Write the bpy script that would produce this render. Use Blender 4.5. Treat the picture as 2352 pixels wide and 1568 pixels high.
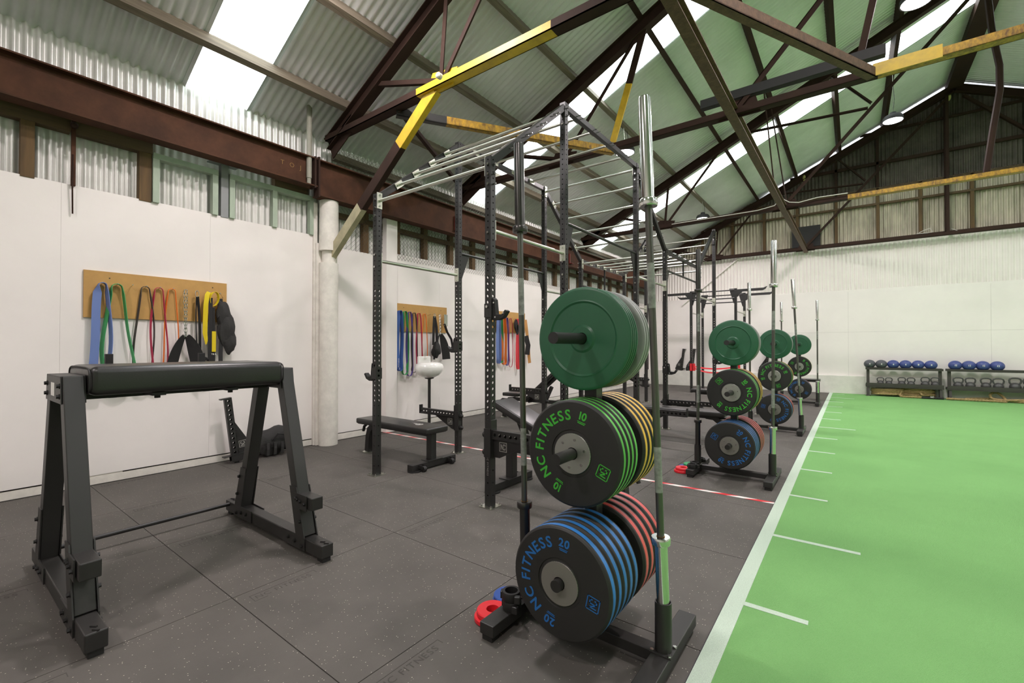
import bpy, math, random
from mathutils import Vector, Matrix
for o in list(bpy.data.objects): bpy.data.objects.remove(o, do_unlink=True)
SC = bpy.context.scene
COL = SC.collection
# ------------------------------------------------------------------ camera
cam = bpy.data.cameras.new('camera'); camo = bpy.data.objects.new('camera', cam); COL.objects.link(camo)
camo.location = (0, 0, 1.28)
camo.rotation_euler = (math.radians(90.6), 0, math.radians(37.03))
cam.sensor_width = 36.0; cam.lens = 36.0*1036.2/2352.0; cam.clip_start = 0.03; cam.clip_end = 200
SC.camera = camo
# ------------------------------------------------------------------ world / light level
W = bpy.data.worlds.new('overcast_sky'); SC.world = W; W.use_nodes = True
bg = W.node_tree.nodes['Background']; bg.inputs[0].default_value = (0.93, 0.97, 1.0, 1); bg.inputs[1].default_value = 7.0
SC.view_settings.view_transform = 'Standard'; SC.view_settings.look = 'None'
SC.view_settings.gamma = 1.0; SC.view_settings.use_curve_mapping = False
SC.view_settings.exposure = 0.0
LAMP_POWER = 415.0
# ------------------------------------------------------------------ materials
def srgb(h):
    h = h.lstrip('#'); c = [int(h[i:i+2], 16)/255 for i in (0, 2, 4)]
    return tuple(((x/12.92) if x <= .04045 else ((x+.055)/1.055)**2.4) for x in c) + (1,)
MATS = {}
def mat(name, col, rough=.6, metal=0., noise=None, bump=None, spec=.5, coat=0., col2=None, speck=None, stretch=(1, 1, 1), trans=None):
    """noise=(scale, amount): mottles the colour; bump=(scale, strength); speck=(scale, radius, colour)"""
    if name in MATS: return MATS[name]
    m = bpy.data.materials.new(name); m.use_nodes = True; nt = m.node_tree; N = nt.nodes; L = nt.links
    b = N['Principled BSDF']
    c = srgb(col) if isinstance(col, str) else tuple(col)+(1,)
    b.inputs['Base Color'].default_value = c; b.inputs['Roughness'].default_value = rough; b.inputs['Metallic'].default_value = metal
    b.inputs['Specular IOR Level'].default_value = spec
    if coat: b.inputs['Coat Weight'].default_value = coat; b.inputs['Coat Roughness'].default_value = .1
    m.diffuse_color = c
    if noise or bump or speck or col2:
        tc = N.new('ShaderNodeTexCoord'); mp = N.new('ShaderNodeMapping'); mp.inputs['Scale'].default_value = stretch
        L.new(tc.outputs['Object'], mp.inputs['Vector'])
    last = None
    if noise or col2:
        nz = N.new('ShaderNodeTexNoise'); nz.inputs['Scale'].default_value = noise[0]; nz.inputs['Detail'].default_value = 6; nz.inputs['Roughness'].default_value = .65
        L.new(mp.outputs[0], nz.inputs['Vector'])
        rp = N.new('ShaderNodeValToRGB'); rp.color_ramp.elements[0].position = .32; rp.color_ramp.elements[1].position = .68
        if col2: c2 = srgb(col2); c1 = c
        else:
            a = noise[1]; c1 = tuple(max(0, x*(1-a)) for x in c[:3])+(1,); c2 = tuple(min(1, x*(1+a)) for x in c[:3])+(1,)
        rp.color_ramp.elements[0].color = c1; rp.color_ramp.elements[1].color = c2
        L.new(nz.outputs['Fac'], rp.inputs['Fac']); last = rp.outputs['Color']
        rr = N.new('ShaderNodeMapRange'); rr.inputs['To Min'].default_value = max(.02, rough-.08); rr.inputs['To Max'].default_value = min(1, rough+.08)
        L.new(nz.outputs['Fac'], rr.inputs['Value']); L.new(rr.outputs[0], b.inputs['Roughness'])
    if speck:
        vo = N.new('ShaderNodeTexVoronoi'); vo.inputs['Scale'].default_value = speck[0]
        L.new(mp.outputs[0], vo.inputs['Vector'])
        lt = N.new('ShaderNodeMath'); lt.operation = 'LESS_THAN'; lt.inputs[1].default_value = speck[1]
        L.new(vo.outputs['Distance'], lt.inputs[0])
        sx = N.new('ShaderNodeSeparateColor'); L.new(vo.outputs['Color'], sx.inputs[0])
        gt = N.new('ShaderNodeMath'); gt.operation = 'GREATER_THAN'; gt.inputs[1].default_value = speck[3]
        L.new(sx.outputs[0], gt.inputs[0])
        mu = N.new('ShaderNodeMath'); mu.operation = 'MULTIPLY'; L.new(lt.outputs[0], mu.inputs[0]); L.new(gt.outputs[0], mu.inputs[1])
        mx = N.new('ShaderNodeMix'); mx.data_type = 'RGBA'; L.new(mu.outputs[0], mx.inputs['Factor'])
        if last: L.new(last, mx.inputs[6])
        else: mx.inputs[6].default_value = c
        mx.inputs[7].default_value = srgb(speck[2]); last = mx.outputs[2]
    if last: L.new(last, b.inputs['Base Color'])
    if bump:
        n2 = N.new('ShaderNodeTexNoise'); n2.inputs['Scale'].default_value = bump[0]; n2.inputs['Detail'].default_value = 4
        L.new(mp.outputs[0], n2.inputs['Vector'])
        bp = N.new('ShaderNodeBump'); bp.inputs['Strength'].default_value = bump[1]; bp.inputs['Distance'].default_value = .01
        L.new(n2.outputs['Fac'], bp.inputs['Height']); L.new(bp.outputs[0], b.inputs['Normal'])
    MATS[name] = m
    return m
def emit_mat(name, col, strength):
    m = bpy.data.materials.new(name); m.use_nodes = True; nt = m.node_tree
    nt.nodes.remove(nt.nodes['Principled BSDF']); e = nt.nodes.new('ShaderNodeEmission')
    e.inputs[0].default_value = tuple(col)+(1,); e.inputs[1].default_value = strength
    nt.links.new(e.outputs[0], nt.nodes['Material Output'].inputs[0]); MATS[name] = m
    return m
def sheet_mat(name):                                  # thin translucent roof sheet that lets the sky through
    m = bpy.data.materials.new(name); m.use_nodes = True; nt = m.node_tree
    nt.nodes.remove(nt.nodes['Principled BSDF'])
    t = nt.nodes.new('ShaderNodeBsdfTransparent'); t.inputs[0].default_value = (.86, .9, .88, 1)
    d = nt.nodes.new('ShaderNodeBsdfTranslucent'); d.inputs[0].default_value = (.85, .9, .87, 1)
    x = nt.nodes.new('ShaderNodeMixShader'); x.inputs[0].default_value = .25
    nt.links.new(t.outputs[0], x.inputs[1]); nt.links.new(d.outputs[0], x.inputs[2])
    nt.links.new(x.outputs[0], nt.nodes['Material Output'].inputs[0]); MATS[name] = m
    return m
M = dict(
 rubber=mat('rubber_matting', '#534f4a', .72, noise=(2.2, .17), bump=(240, .12), speck=(90, .17, '#b9b2a4', .80)),
 seam=mat('mat_seam_dark', '#2c2a27', .9),
 stamp=mat('pressed_rubber_stamp', '#45423e', .9),
 turf=mat('green_artificial_turf', '#8cc37a', .95, noise=(1.2, .05), bump=(420, .9), spec=.1, speck=(700, .35, '#6fb15c', .5)),
 turfwhite=mat('white_turf_fibre', '#d4e6d3', .95, noise=(300, .16), bump=(420, .8), spec=.1),
 turfback=mat('dark_turf_backing', '#35323c', .9),
 tape_red=mat('red_tape', '#d8353c', .45), tape_white=mat('white_tape', '#ece9e4', .45),
 wall=mat('white_painted_board', '#ebe5e1', .55, noise=(1.3, .03), bump=(30, .05)),
 wallold=mat('chipped_white_paint', '#ded9d0', .7, noise=(9, .10), bump=(14, .35)),
 whitecorr=mat('white_painted_corrugated', '#ebe5e0', .45, noise=(1.6, .04)),
 concrete=mat('white_painted_concrete', '#dcdad2', .7, noise=(5, .07), bump=(18, .3)),
 dark=mat('dark_gap', '#1b1815', .9),
 galv=mat('galvanised_corrugated', '#d3d2cd', .38, .35, noise=(2.0, .12)),
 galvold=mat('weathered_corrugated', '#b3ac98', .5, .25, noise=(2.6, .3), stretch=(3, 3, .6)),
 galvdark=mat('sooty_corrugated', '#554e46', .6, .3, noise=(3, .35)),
 roof=mat('roof_sheet_underside', '#dcdadd', .36, .2, noise=(1.1, .12)),
 sky=sheet_mat('translucent_roof_sheet'),
 brown=mat('rust_brown_steel', '#4a3022', .75, noise=(4, .3), bump=(40, .15), spec=.2),
 brownd=mat('dark_brown_steel', '#35251e', .75, noise=(3, .22), spec=.2),
 timber=mat('aged_timber', '#57452f', .8, noise=(7, .3), stretch=(3, .25, 3)),
 timberv=mat('aged_timber_stud', '#5f4a2e', .8, noise=(7, .3), stretch=(3, 3, .25)),
 timberg=mat('grey_timber_purlin', '#6b6152', .8, noise=(9, .35), stretch=(4, .2, 4), bump=(30, .3)),
 greenp=mat('faded_green_paint', '#a6b4a1', .65, noise=(5, .14), stretch=(1, 1, .5)),
 greyp=mat('grey_steel_post', '#8d8f90', .5), yellow=mat('yellow_safety_paint', '#c7a31b', .5, noise=(9, .18)),
 yellowrust=mat('rusting_yellow_paint', '#c79a25', .6, noise=(26, .0), col2='#6d4f2c', stretch=(1, 1, .5)),
 rust=mat('rust_scale_steel', '#5e4636', .7, noise=(22, .35), bump=(60, .3)),
 limew=mat('pale_flaking_paint', '#b3ab8c', .7, noise=(6, .18)),
 mesh=mat('chain_wire', '#59544a', .5, .5),
 black=mat('black_powdercoat', '#252423', .42, noise=(3, .08)),
 charcoal=mat('charcoal_powdercoat', '#292826', .45, noise=(3, .1)),
 blackmatt=mat('black_rubber', '#1c1b1a', .65), rubblk=mat('bumper_plate_rubber', '#232221', .55, noise=(6, .12)),
 vinyl=mat('black_vinyl', '#262524', .34, noise=(5, .08), bump=(180, .05)),
 zinc=mat('zinc_plated_steel', '#c2c4b8', .3, 1.), zincp=mat('zinc_flange', '#cfd0c3', .38, .85), steel=mat('brushed_steel', '#bdbdb9', .22, 1.),
 chrome=mat('chrome_sleeve', '#d7d7d4', .16, 1.), bar=mat('dark_bar_shaft', '#62615d', .34, .8), barblk=mat('black_oxide_sleeve', '#4b4a48', .3, .85),
 hub=mat('plate_hub_steel', '#b5b8b0', .38, 1.), hubg=mat('plate_hub_grey', '#83807a', .4, .4),
 logo_w=mat('white_print', '#e8e6e0', .5), logo_g=mat('grey_print', '#a3a09a', .5),
 txt_green=mat('green_print', '#3fae36', .5), txt_blue=mat('blue_print', '#1f66ad', .5), txt_emb=mat('embossed_green', '#2f5f4a', .5),
 p_green=mat('green_rubber', '#265c40', .38, noise=(4, .07)), p_grey=mat('grey_rubber', '#8b8d8a', .4, noise=(4, .05)),
 s_green=mat('green_stripe', '#58b548', .45), s_yellow=mat('yellow_stripe', '#d9ab35', .45), s_blue=mat('blue_stripe', '#2f72b6', .45), s_red=mat('red_stripe', '#cc5350', .45),
 mdf=mat('raw_mdf_board', '#b98f50', .65, noise=(14, .06)),
 b_blue=mat('blue_latex', '#6a80b8', .55), b_blue2=mat('deep_blue_latex', '#3f62a8', .55), b_green=mat('green_latex', '#3f9e5c', .5), b_purple=mat('purple_latex', '#5b4a93', .55),
 b_black=mat('black_latex', '#413a38', .55), b_crim=mat('crimson_latex', '#b3304f', .5), b_orange=mat('orange_latex', '#e8772a', .5), b_red=mat('red_latex', '#dd3f48', .5),
 webbing=mat('black_webbing', '#242323', .8, bump=(160, .2)), webyel=mat('yellow_webbing', '#dbc211', .7, bump=(160, .2)), leather=mat('tan_leather', '#c08a4e', .55),
 redpl=mat('red_plastic', '#dc2530', .4), bluepl=mat('blue_plastic', '#2e509a', .4), greenpl=mat('green_plastic', '#2e9a5c', .4),
 ceramic=mat('white_ceramic', '#efeeea', .18, coat=.4),
 navy=mat('navy_ball_rubber', '#3d4a86', .4), slate=mat('slate_ball_rubber', '#4f5158', .45), iron=mat('cast_iron', '#4a4a49', .42, .3), shelf=mat('black_steel_shelf', '#3a3733', .5),
 rope=mat('manila_rope', '#a08a5e', .85, noise=(40, .25), bump=(120, .4)), canvas=mat('black_canvas', '#2c2b2a', .8, noise=(7, .25), bump=(20, .6)),
 tan=mat('pvc_pipe_grime', '#8d8a7d', .6, noise=(6, .15)), foam=mat('yellow_foam', '#c9c07d', .8, bump=(40, .6)), cable=mat('white_cable', '#d9d6cf', .5),
 hole=mat('bolt_black', '#1f1e1d', .5),
)
M['lamp'] = emit_mat('lamp_diffuser', (1.0, .885, .90), LAMP_POWER)
# ------------------------------------------------------------------ mesh helpers
X0, XW, XR, Y0, Y1 = -5.75, -5.61, 9.61, -5.0, 15.25
RX, RZ, RS, EZ = 2.0, 7.735, .475, 4.12
def roof_z(x): return EZ+RS*(x-XW) if x <= RX else EZ+RS*(2*RX-x-XW)
V = Vector
class MB:
    def __init__(s): s.v = []; s.f = []; s.mi = []; s.m = 0
    def add(s, vs, fs):
        n = len(s.v); s.v += [tuple(v) for v in vs]; s.f += [tuple(i+n for i in f) for f in fs]; s.mi += [s.m]*len(fs); return s
    def box(s, c, d, R=None):
        hx, hy, hz = d[0]/2, d[1]/2, d[2]/2
        vs = [V((x, y, z)) for z in (-hz, hz) for y in (-hy, hy) for x in (-hx, hx)]
        if R is not None: vs = [R @ v for v in vs]
        return s.add([v+V(c) for v in vs], [(0, 2, 3, 1), (4, 5, 7, 6), (0, 1, 5, 4), (2, 6, 7, 3), (0, 4, 6, 2), (1, 3, 7, 5)])
    def b2(s, a, b):   # box between two corners
        return s.box([(a[i]+b[i])/2 for i in range(3)], [abs(b[i]-a[i]) for i in range(3)])
    def frame(s, a, b, up):
        d = (V(b)-V(a)); l = d.length; d = d/l; up = V(up); r = d.cross(up)
        if r.length < 1e-6: r = d.cross(V((1, 0, 0)))
        r.normalize(); u = r.cross(d); return l, d, r, u
    def beam(s, a, b, w, h, up=(0, 0, 1)):
        l, d, r, u = s.frame(a, b, up); a, b = V(a), V(b)
        vs = [p+r*x*w/2+u*z*h/2 for p in (a, b) for z in (-1, 1) for x in (-1, 1)]
        return s.add(vs, [(0, 1, 3, 2), (4, 6, 7, 5), (0, 4, 5, 1), (2, 3, 7, 6), (0, 2, 6, 4), (1, 5, 7, 3)])
    def ang(s, a, b, w, h, t, up=(0, 0, 1)):   # angle iron: two thin legs
        l, d, r, u = s.frame(a, b, up); a, b = V(a), V(b)
        s.beam(a+r*(w/2-t/2)*0-u*(h/2-t/2), b-u*(h/2-t/2), w, t, up); s.beam(a+r*(w/2-t/2), b+r*(w/2-t/2), t, h, up); return s
    def ibeam(s, a, b, w, h, t, up=(0, 0, 1)):
        l, d, r, u = s.frame(a, b, up); a, b = V(a), V(b)
        s.beam(a, b, t, h-2*t, up)
        for q in (-1, 1): s.beam(a+u*q*(h-t)/2, b+u*q*(h-t)/2, w, t, up)
        return s
    def cyl(s, a, b, r, n=16, r2=None, cap=True):
        l, d, R, U = s.frame(a, b, (0, 0, 1)); a, b = V(a), V(b); r2 = r if r2 is None else r2
        vs = []
        for p, q in ((a, r), (b, r2)):
            for k in range(n):
                t = 2*math.pi*k/n; vs.append(p+R*math.cos(t)*q+U*math.sin(t)*q)
        fs = [(k, (k+1) % n, n+(k+1) % n, n+k) for k in range(n)]
        if cap: fs += [tuple(range(n-1, -1, -1)), tuple(range(n, 2*n))]
        return s.add(vs, fs)
    def lathe(s, prof, o, d=(0, 0, 1), n=32, closed=False):   # prof: (radius, height along d)
        d = V(d).normalized(); R = d.cross(V((0, 0, 1)))
        if R.length < 1e-4: R = V((1, 0, 0))
        R.normalize(); U = R.cross(d); o = V(o); vs = []; fs = []; m0 = s.m
        for r, z in prof:
            for k in range(n):
                t = 2*math.pi*k/n; vs.append(o+d*z+R*math.cos(t)*r+U*math.sin(t)*r)
        P = len(prof)
        for i in range(P if closed else P-1):
            j = (i+1) % P
            for k in range(n):
                k2 = (k+1) % n; fs.append((i*n+k, i*n+k2, j*n+k2, j*n+k))
        return s.add(vs, fs)
    def tube(s, pts, r, n=8, closed=False, cap=True, rs=None):
        pts = [V(p) for p in pts]; P = len(pts); vs = []; fs = []; up = None
        for i, p in enumerate(pts):
            a = pts[(i-1) % P] if (closed or i > 0) else p; b = pts[(i+1) % P] if (closed or i < P-1) else p
            t = (b-a).normalized()
            if up is None:
                up = V((0, 0, 1)) if abs(t.z) < .9 else V((1, 0, 0))
            R = t.cross(up)
            if R.length < 1e-5: R = t.cross(V((0, 1, 0)))
            R.normalize(); up = R.cross(t)
            q = rs[i] if rs else r
            for k in range(n):
                w = 2*math.pi*k/n; vs.append(p+R*math.cos(w)*q+up*math.sin(w)*q)
        for i in range(P if closed else P-1):
            j = (i+1) % P
            for k in range(n):
                k2 = (k+1) % n; fs.append((i*n+k, i*n+k2, j*n+k2, j*n+k))
        if cap and not closed: fs += [tuple(range(n-1, -1, -1)), tuple(range((P-1)*n, P*n))]
        return s.add(vs, fs)
    def ribbon(s, pts, w, t, side, closed=False):   # flat strap: width w along side(vector or list), thickness t
        pts = [V(p) for p in pts]; P = len(pts); vs = []; fs = []
        for i, p in enumerate(pts):
            a = pts[(i-1) % P] if (closed or i > 0) else p; b = pts[(i+1) % P] if (closed or i < P-1) else p
            d = (b-a).normalized(); sd = V(side[i] if isinstance(side, list) else side); sd = (sd-d*sd.dot(d)).normalized(); nn = sd.cross(d)
            ww = w[i] if isinstance(w, list) else w
            vs += [p+sd*x*ww/2+nn*y*t/2 for x, y in ((-1, -1), (1, -1), (1, 1), (-1, 1))]
        for i in range(P if closed else P-1):
            j = (i+1) % P
            for k in range(4): fs.append((i*4+k, i*4+(k+1) % 4, j*4+(k+1) % 4, j*4+k))
        if not closed: fs += [(3, 2, 1, 0), tuple((P-1)*4+k for k in range(4))]
        return s.add(vs, fs)
    def prism(s, poly, o, ex, ey, ez, t):   # 2D polygon in (ex,ey) at o, thickness t along ez (centred)
        ex, ey, ez, o = V(ex), V(ey), V(ez), V(o); n = len(poly)
        vs = [o+ex*p[0]+ey*p[1]+ez*q*t/2 for q in (-1, 1) for p in poly]
        fs = [tuple(range(n-1, -1, -1)), tuple(range(n, 2*n))]+[(k, (k+1) % n, n+(k+1) % n, n+k) for k in range(n)]
        return s.add(vs, fs)
    def sphere(s, c, r, n=24, m=14, sc=(1, 1, 1)):
        c = V(c); vs = [c+V((0, 0, -r*sc[2]))]
        for i in range(1, m):
            a = -math.pi/2+math.pi*i/m
            for k in range(n):
                t = 2*math.pi*k/n; vs.append(c+V((math.cos(a)*math.cos(t)*r*sc[0], math.cos(a)*math.sin(t)*r*sc[1], math.sin(a)*r*sc[2])))
        vs.append(c+V((0, 0, r*sc[2]))); fs = []
        for k in range(n): fs.append((0, 1+(k+1) % n, 1+k)); fs.append((len(vs)-1, 1+(m-2)*n+k, 1+(m-2)*n+(k+1) % n))
        for i in range(m-2):
            for k in range(n): fs.append((1+i*n+k, 1+i*n+(k+1) % n, 1+(i+1)*n+(k+1) % n, 1+(i+1)*n+k))
        return s.add(vs, fs)
    def rbox(s, c, d, r, n=4):     # rounded slab: superellipse-ish, rounded along all edges
        c = V(c); h = [x/2-r for x in d]; vs = []; fs = []; rows = []
        for zs in (-1, 1):
            for i in range(n+1):
                a = (-math.pi/2+math.pi/2*i/n) if zs < 0 else (math.pi/2*i/n)
                z = zs*h[2]+r*math.sin(a); e = r*math.cos(a); ring = []
                for (qx, qy, a0) in ((1, 1, 0), (-1, 1, 90), (-1, -1, 180), (1, -1, 270)):
                    for k in range(n+1):
                        t = math.radians(a0+90*k/n); ring.append(c+V((qx*h[0]+e*math.cos(t), qy*h[1]+e*math.sin(t), z)))
                rows.append(ring)
        m = len(rows[0])
        for ring in rows: vs += ring
        for i in range(len(rows)-1):
            for k in range(m): fs.append((i*m+k, i*m+(k+1) % m, (i+1)*m+(k+1) % m, (i+1)*m+k))
        fs += [tuple(range(m-1, -1, -1)), tuple(range((len(rows)-1)*m, len(rows)*m))]
        return s.add(vs, fs)
    def xf(s, Mx, i0=0): s.v = s.v[:i0]+[tuple(Mx @ V(v)) for v in s.v[i0:]]; return s
    def build(s, name, mats, parent=None, smooth=35, bevel=0, off=None):
        me = bpy.data.meshes.new(name)
        o3 = V(off) if off is not None else None
        me.from_pydata([tuple(V(v)-o3) for v in s.v] if o3 is not None else s.v, [], s.f)
        mats = mats if isinstance(mats, (list, tuple)) else [mats]
        for m in mats: me.materials.append(M[m] if isinstance(m, str) else m)
        if len(mats) > 1: me.polygons.foreach_set('material_index', s.mi)
        if smooth: 
            me.polygons.foreach_set('use_smooth', [True]*len(s.f)); me.set_sharp_from_angle(angle=math.radians(smooth))
        me.update()
        o = bpy.data.objects.new(name, me); COL.objects.link(o)
        if parent: o.parent = parent
        elif off is not None: o.location = off
        if bevel:
            bm = o.modifiers.new('edge', 'BEVEL'); bm.width = bevel; bm.segments = 2; bm.limit_method = 'ANGLE'; bm.angle_limit = math.radians(40)
        return o
def tag(o, label=None, cat=None, group=None, kind=None):
    if label: o['label'] = label
    if cat: o['category'] = cat
    if group: o['group'] = group
    if kind: o['kind'] = kind
    return o
def thing(name, label, cat, loc=(0, 0, 0), rz=0, group=None):
    e = bpy.data.objects.new(name, None); COL.objects.link(e); e.location = loc; e.rotation_euler = (0, 0, rz); e.empty_display_size = .1
    return tag(e, label, cat, group)
def struct(name, label, cat, loc=(0, 0, 0)):
    e = thing(name, label, cat, loc); e['kind'] = 'structure'; return e
def inst(src, name, parent, loc=(0, 0, 0), rot=(0, 0, 0), scale=(1, 1, 1)):   # another object that shares src's mesh
    o = bpy.data.objects.new(name, src.data if hasattr(src, 'data') else src); COL.objects.link(o); o.parent = parent
    o.location = loc; o.rotation_euler = rot; o.scale = scale
    if hasattr(src, 'modifiers'):
        for md in src.modifiers:
            n = o.modifiers.new(md.name, md.type)
            if md.type == 'BEVEL': n.width = md.width; n.segments = md.segments; n.limit_method = md.limit_method; n.angle_limit = md.angle_limit
    return o
def copy_tree(o, parent=None):
    c = o.copy(); COL.objects.link(c); c.parent = parent
    for ch in list(o.children): copy_tree(ch, c)
    return c
# glyphs as mesh data
GLY = {}
def glyph(ch, bold=.0):
    k = (ch, bold)
    if k not in GLY:
        cu = bpy.data.curves.new('g', 'FONT'); cu.body = ch; cu.size = 1; cu.offset = bold; cu.resolution_u = 3
        ob = bpy.data.objects.new('g', cu); me = ob.to_mesh()
        vs = [tuple(v.co) for v in me.vertices]; fs = [tuple(p.vertices) for p in me.polygons]; ob.to_mesh_clear()
        bpy.data.objects.remove(ob); bpy.data.curves.remove(cu)
        x0 = min((v[0] for v in vs), default=0); x1 = max((v[0] for v in vs), default=.25)
        GLY[k] = ([(v[0]-x0, v[1]) for v in vs], fs, x1-x0)
    return GLY[k]
def text_width(t, size, bold=.02, sp=.12): return sum((glyph(c, bold)[2]+sp if c != ' ' else .36) for c in t)*size-sp*size
def text_line(mb, t, o, ex, ey, size, bold=.02, sp=.12, centre=True):
    ex, ey, o = V(ex), V(ey), V(o); x = -text_width(t, size, bold, sp)/2 if centre else 0
    for c in t:
        if c == ' ': x += .36*size; continue
        g, f, w = glyph(c, bold)
        mb.add([o+ex*(x+p[0]*size)+ey*(p[1]*size-.35*size) for p in g], f); x += (w+sp)*size
def text_arc(mb, t, o, ex, ey, r, a0, size, bold=.02, sp=.14, inward=False):
    """letters round a circle of radius r, clockwise, tops outward, centred on angle a0 (radians)"""
    ex, ey, o = V(ex), V(ey), V(o); w = text_width(t, size, bold, sp); a = a0+w/2/r
    for c in t:
        if c == ' ': a -= .36*size/r; continue
        g, f, gw = glyph(c, bold); am = a-gw*size/2/r
        rd = ex*math.cos(am)+ey*math.sin(am); tg = ex*math.sin(am)-ey*math.cos(am)
        mb.add([o+rd*(r+(p[1]-.35)*size)+tg*(p[0]-gw/2)*size for p in g], f); a -= (gw+sp)*size/r
def nc_logo(mb, o, ex, ey, s, t=.09):
    """square outline holding a joined N and C, side s"""
    ex, ey, o = V(ex), V(ey), V(o)
    def seg(a, b, w=t):
        a2, b2 = V((a[0], a[1], 0)), V((b[0], b[1], 0)); d = (b2-a2).normalized(); n = V((-d.y, d.x, 0))*w/2; a2 -= d*w/2; b2 += d*w/2
        mb.add([o+(ex*p.x+ey*p.y)*s for p in (a2+n, a2-n, b2-n, b2+n)], [(0, 1, 2, 3)])
    for a, b in (((-.46, -.46), (.46, -.46)), ((.46, -.46), (.46, .46)), ((.46, .46), (-.46, .46)), ((-.46, .46), (-.46, -.46))): seg(a, b, t*.8)
    seg((-.27, -.25), (-.27, .25)); seg((-.27, .25), (0, -.25)); seg((0, -.25), (0, .25)); seg((0, .25), (.27, .25)); seg((.27, .25), (.27, .12)); seg((0, -.25), (.27, -.25)); seg((.27, -.25), (.27, -.12))
def corrugated(mb, a, b, along, up_len, wave, pitch=.076, amp=.012, n=8):
    """sheet from point a to point b (the wave runs along a->b), extruded by vector up_len; wave = displacement direction"""
    a, b, u, w = V(a), V(b), V(up_len), V(wave); d = b-a; L_ = d.length; k = max(2, int(L_/pitch*n))
    vs = []
    for i in range(k+1):
        p = a+d*(i/k)+w*amp*math.sin(2*math.pi*(L_*i/k)/pitch); vs += [p, p+u]
    return mb.add(vs, [(2*i, 2*i+2, 2*i+3, 2*i+1) for i in range(k)])
# ================================================================== THE SETTING
rnd = random.Random(7)
def bx(name, a, c, m, par, bev=.003): 
    q = MB(); q.b2(a, c); return q.build(name, m, par, 0, bev)
# ---- floor of rubber mats
floor = struct('floor', 'dark speckled rubber mat floor under the racks', 'floor')
b = MB(); b.b2((-5.75, Y0, -.12), (-.515, Y1, -.004)); b.build('floor_slab', 'seam', floor, 0)
MW = 1.0165
matb = MB(); g = .0018; matb.b2((g, g, -.03), (MW-g, MW-g, 0)); mat0 = matb.build('rubber_mat', 'rubber', floor, 0, .0012)
stb = MB(); text_line(stb, 'NC FITNESS', (.09, .22, .0006), (0, 1, 0), (-1, 0, 0), .05, .004, .16)
for a, c in (((.055, .06), (.058, .40)), ((.055, .057), (.125, .06)), ((.055, .40), (.09, .403)), ((.122, .06), (.125, .12))): stb.b2(a+(0.0002,), c+(.0007,))
stamp0 = None; first = True
for i in range(-1, 5):
    for j in range(-5, 15):
        x = -4.558+(i-1)*MW+0; x = -5.575+i*MW if i >= 0 else -6.59; y = .985+j*MW
        if i < 0: continue
        if y > Y1 or y+MW < -1.2: continue
        if first: o = mat0; first = False; o.location = (x, y, 0)
        else: o = inst(mat0, 'rubber_mat', floor, (x, y, 0))
        if y+MW > Y1: o.scale = (1, (Y1-y)/MW, 1)
        if (i == 4): o.scale = (.985, o.scale[1], 1)
        if stamp0 is None: stamp0 = stb.build('pressed_stamp', 'stamp', o, 0)
        else: inst(stamp0, 'pressed_stamp', o)
# ---- turf lane
turf = struct('turf_floor', 'bright green artificial turf lane with white distance marks', 'turf')
b = MB(); b.b2((-.49, Y0, -.12), (XR, Y1, .008)); b.build('turf', 'turf', turf, 0)
b = MB(); b.b2((-.515, Y0, -.1), (-.494, Y1, .0065)); b.build('turf_edge', 'turfback', turf, 0)
b = MB(); b.b2((-.511, Y0, .0), (-.435, Y1, .0095)); b.build('edge_line', 'turfwhite', turf, 0)
lm = MB(); lm.b2((-.436, -.019, .0), (-.17, .019, .0095)); lm0 = lm.build('metre_mark', 'turfwhite', turf, 0); lm0.location = (0, 2.484, 0)
ll = MB(); ll.b2((-.436, -.019, .0), (.032, .019, .0095)); ll0 = ll.build('long_mark', 'turfwhite', turf, 0); ll0.location = (0, 3.50, 0)
for k in range(2, 13):
    y = 2.484+1.021*k
    if k in (6, 11): inst(ll0, 'long_mark', turf, (0, y, 0))
    else: inst(lm0, 'metre_mark', turf, (0, y, 0))
# ---- striped tape across the mats
tp = thing('floor_tape', 'red and white striped hazard tape stuck across the black mats', 'tape', (-3.06, 4.235, 0))
def tape(name, red):
    b = MB(); x = -5.60; k = 0
    while x < -.52:
        x1 = min(x+.135, -.515)
        if (k % 2 == 0) == red: b.add([(x, 4.212, .0012), (x1, 4.212, .0012), (min(x1+.10, -.512), 4.258, .0012), (min(x+.10, -.513), 4.258, .0012)], [(0, 1, 2, 3)])
        x += .135; k += 1
    return b
tape('red', True).build('red_stripes', 'tape_red', tp, 0, off=tp.location); tape('white', False).build('white_stripes', 'tape_white', tp, 0, off=tp.location)
# ---- left wall
wl = struct('wall_left', 'white panelled left wall with bare corrugated iron above', 'wall')
bx('wall_light_stop', (-5.85, Y0, 2.5), (-5.78, Y1+.1, 4.0), 'dark', wl, 0); bx('wall_light_stop', (-5.76, Y1+.09, 4.0), (9.75, Y1+.14, 5.7), 'dark', wl, 0)  # dark sheets behind the cladding, added to shut out sky light
b = MB(); corrugated(b, (-5.70, Y0, 2.5), (-5.70, 3.2, 2.5), 0, (0, 0, 1.68), (1, 0, 0)); b.build('corrugated_sheet', 'galv', wl, 60)
b = MB(); corrugated(b, (-5.74, 3.2, 2.5), (-5.74, Y1, 2.5), 0, (0, 0, 1.68), (1, 0, 0)); b.build('corrugated_sheet', 'galv', wl, 60)
pan = [-4.1, -2.88, -1.66, -.44, .778, 1.945, 3.128]
for y0, y1 in zip(pan, pan[1:]):
    b = MB(); b.b2((-5.63, y0+.0004, .084), (-5.608-rnd.random()*.0006, y1-.0004, 2.735+rnd.uniform(-.006, .004))); b.build('wall_panel', 'wall', wl, 0, .0008)
pan = [3.42, 4.215, 5.395, 6.53, 7.73, 8.93, 10.13, 11.33, 12.53, 13.73, 15.22]
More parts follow.
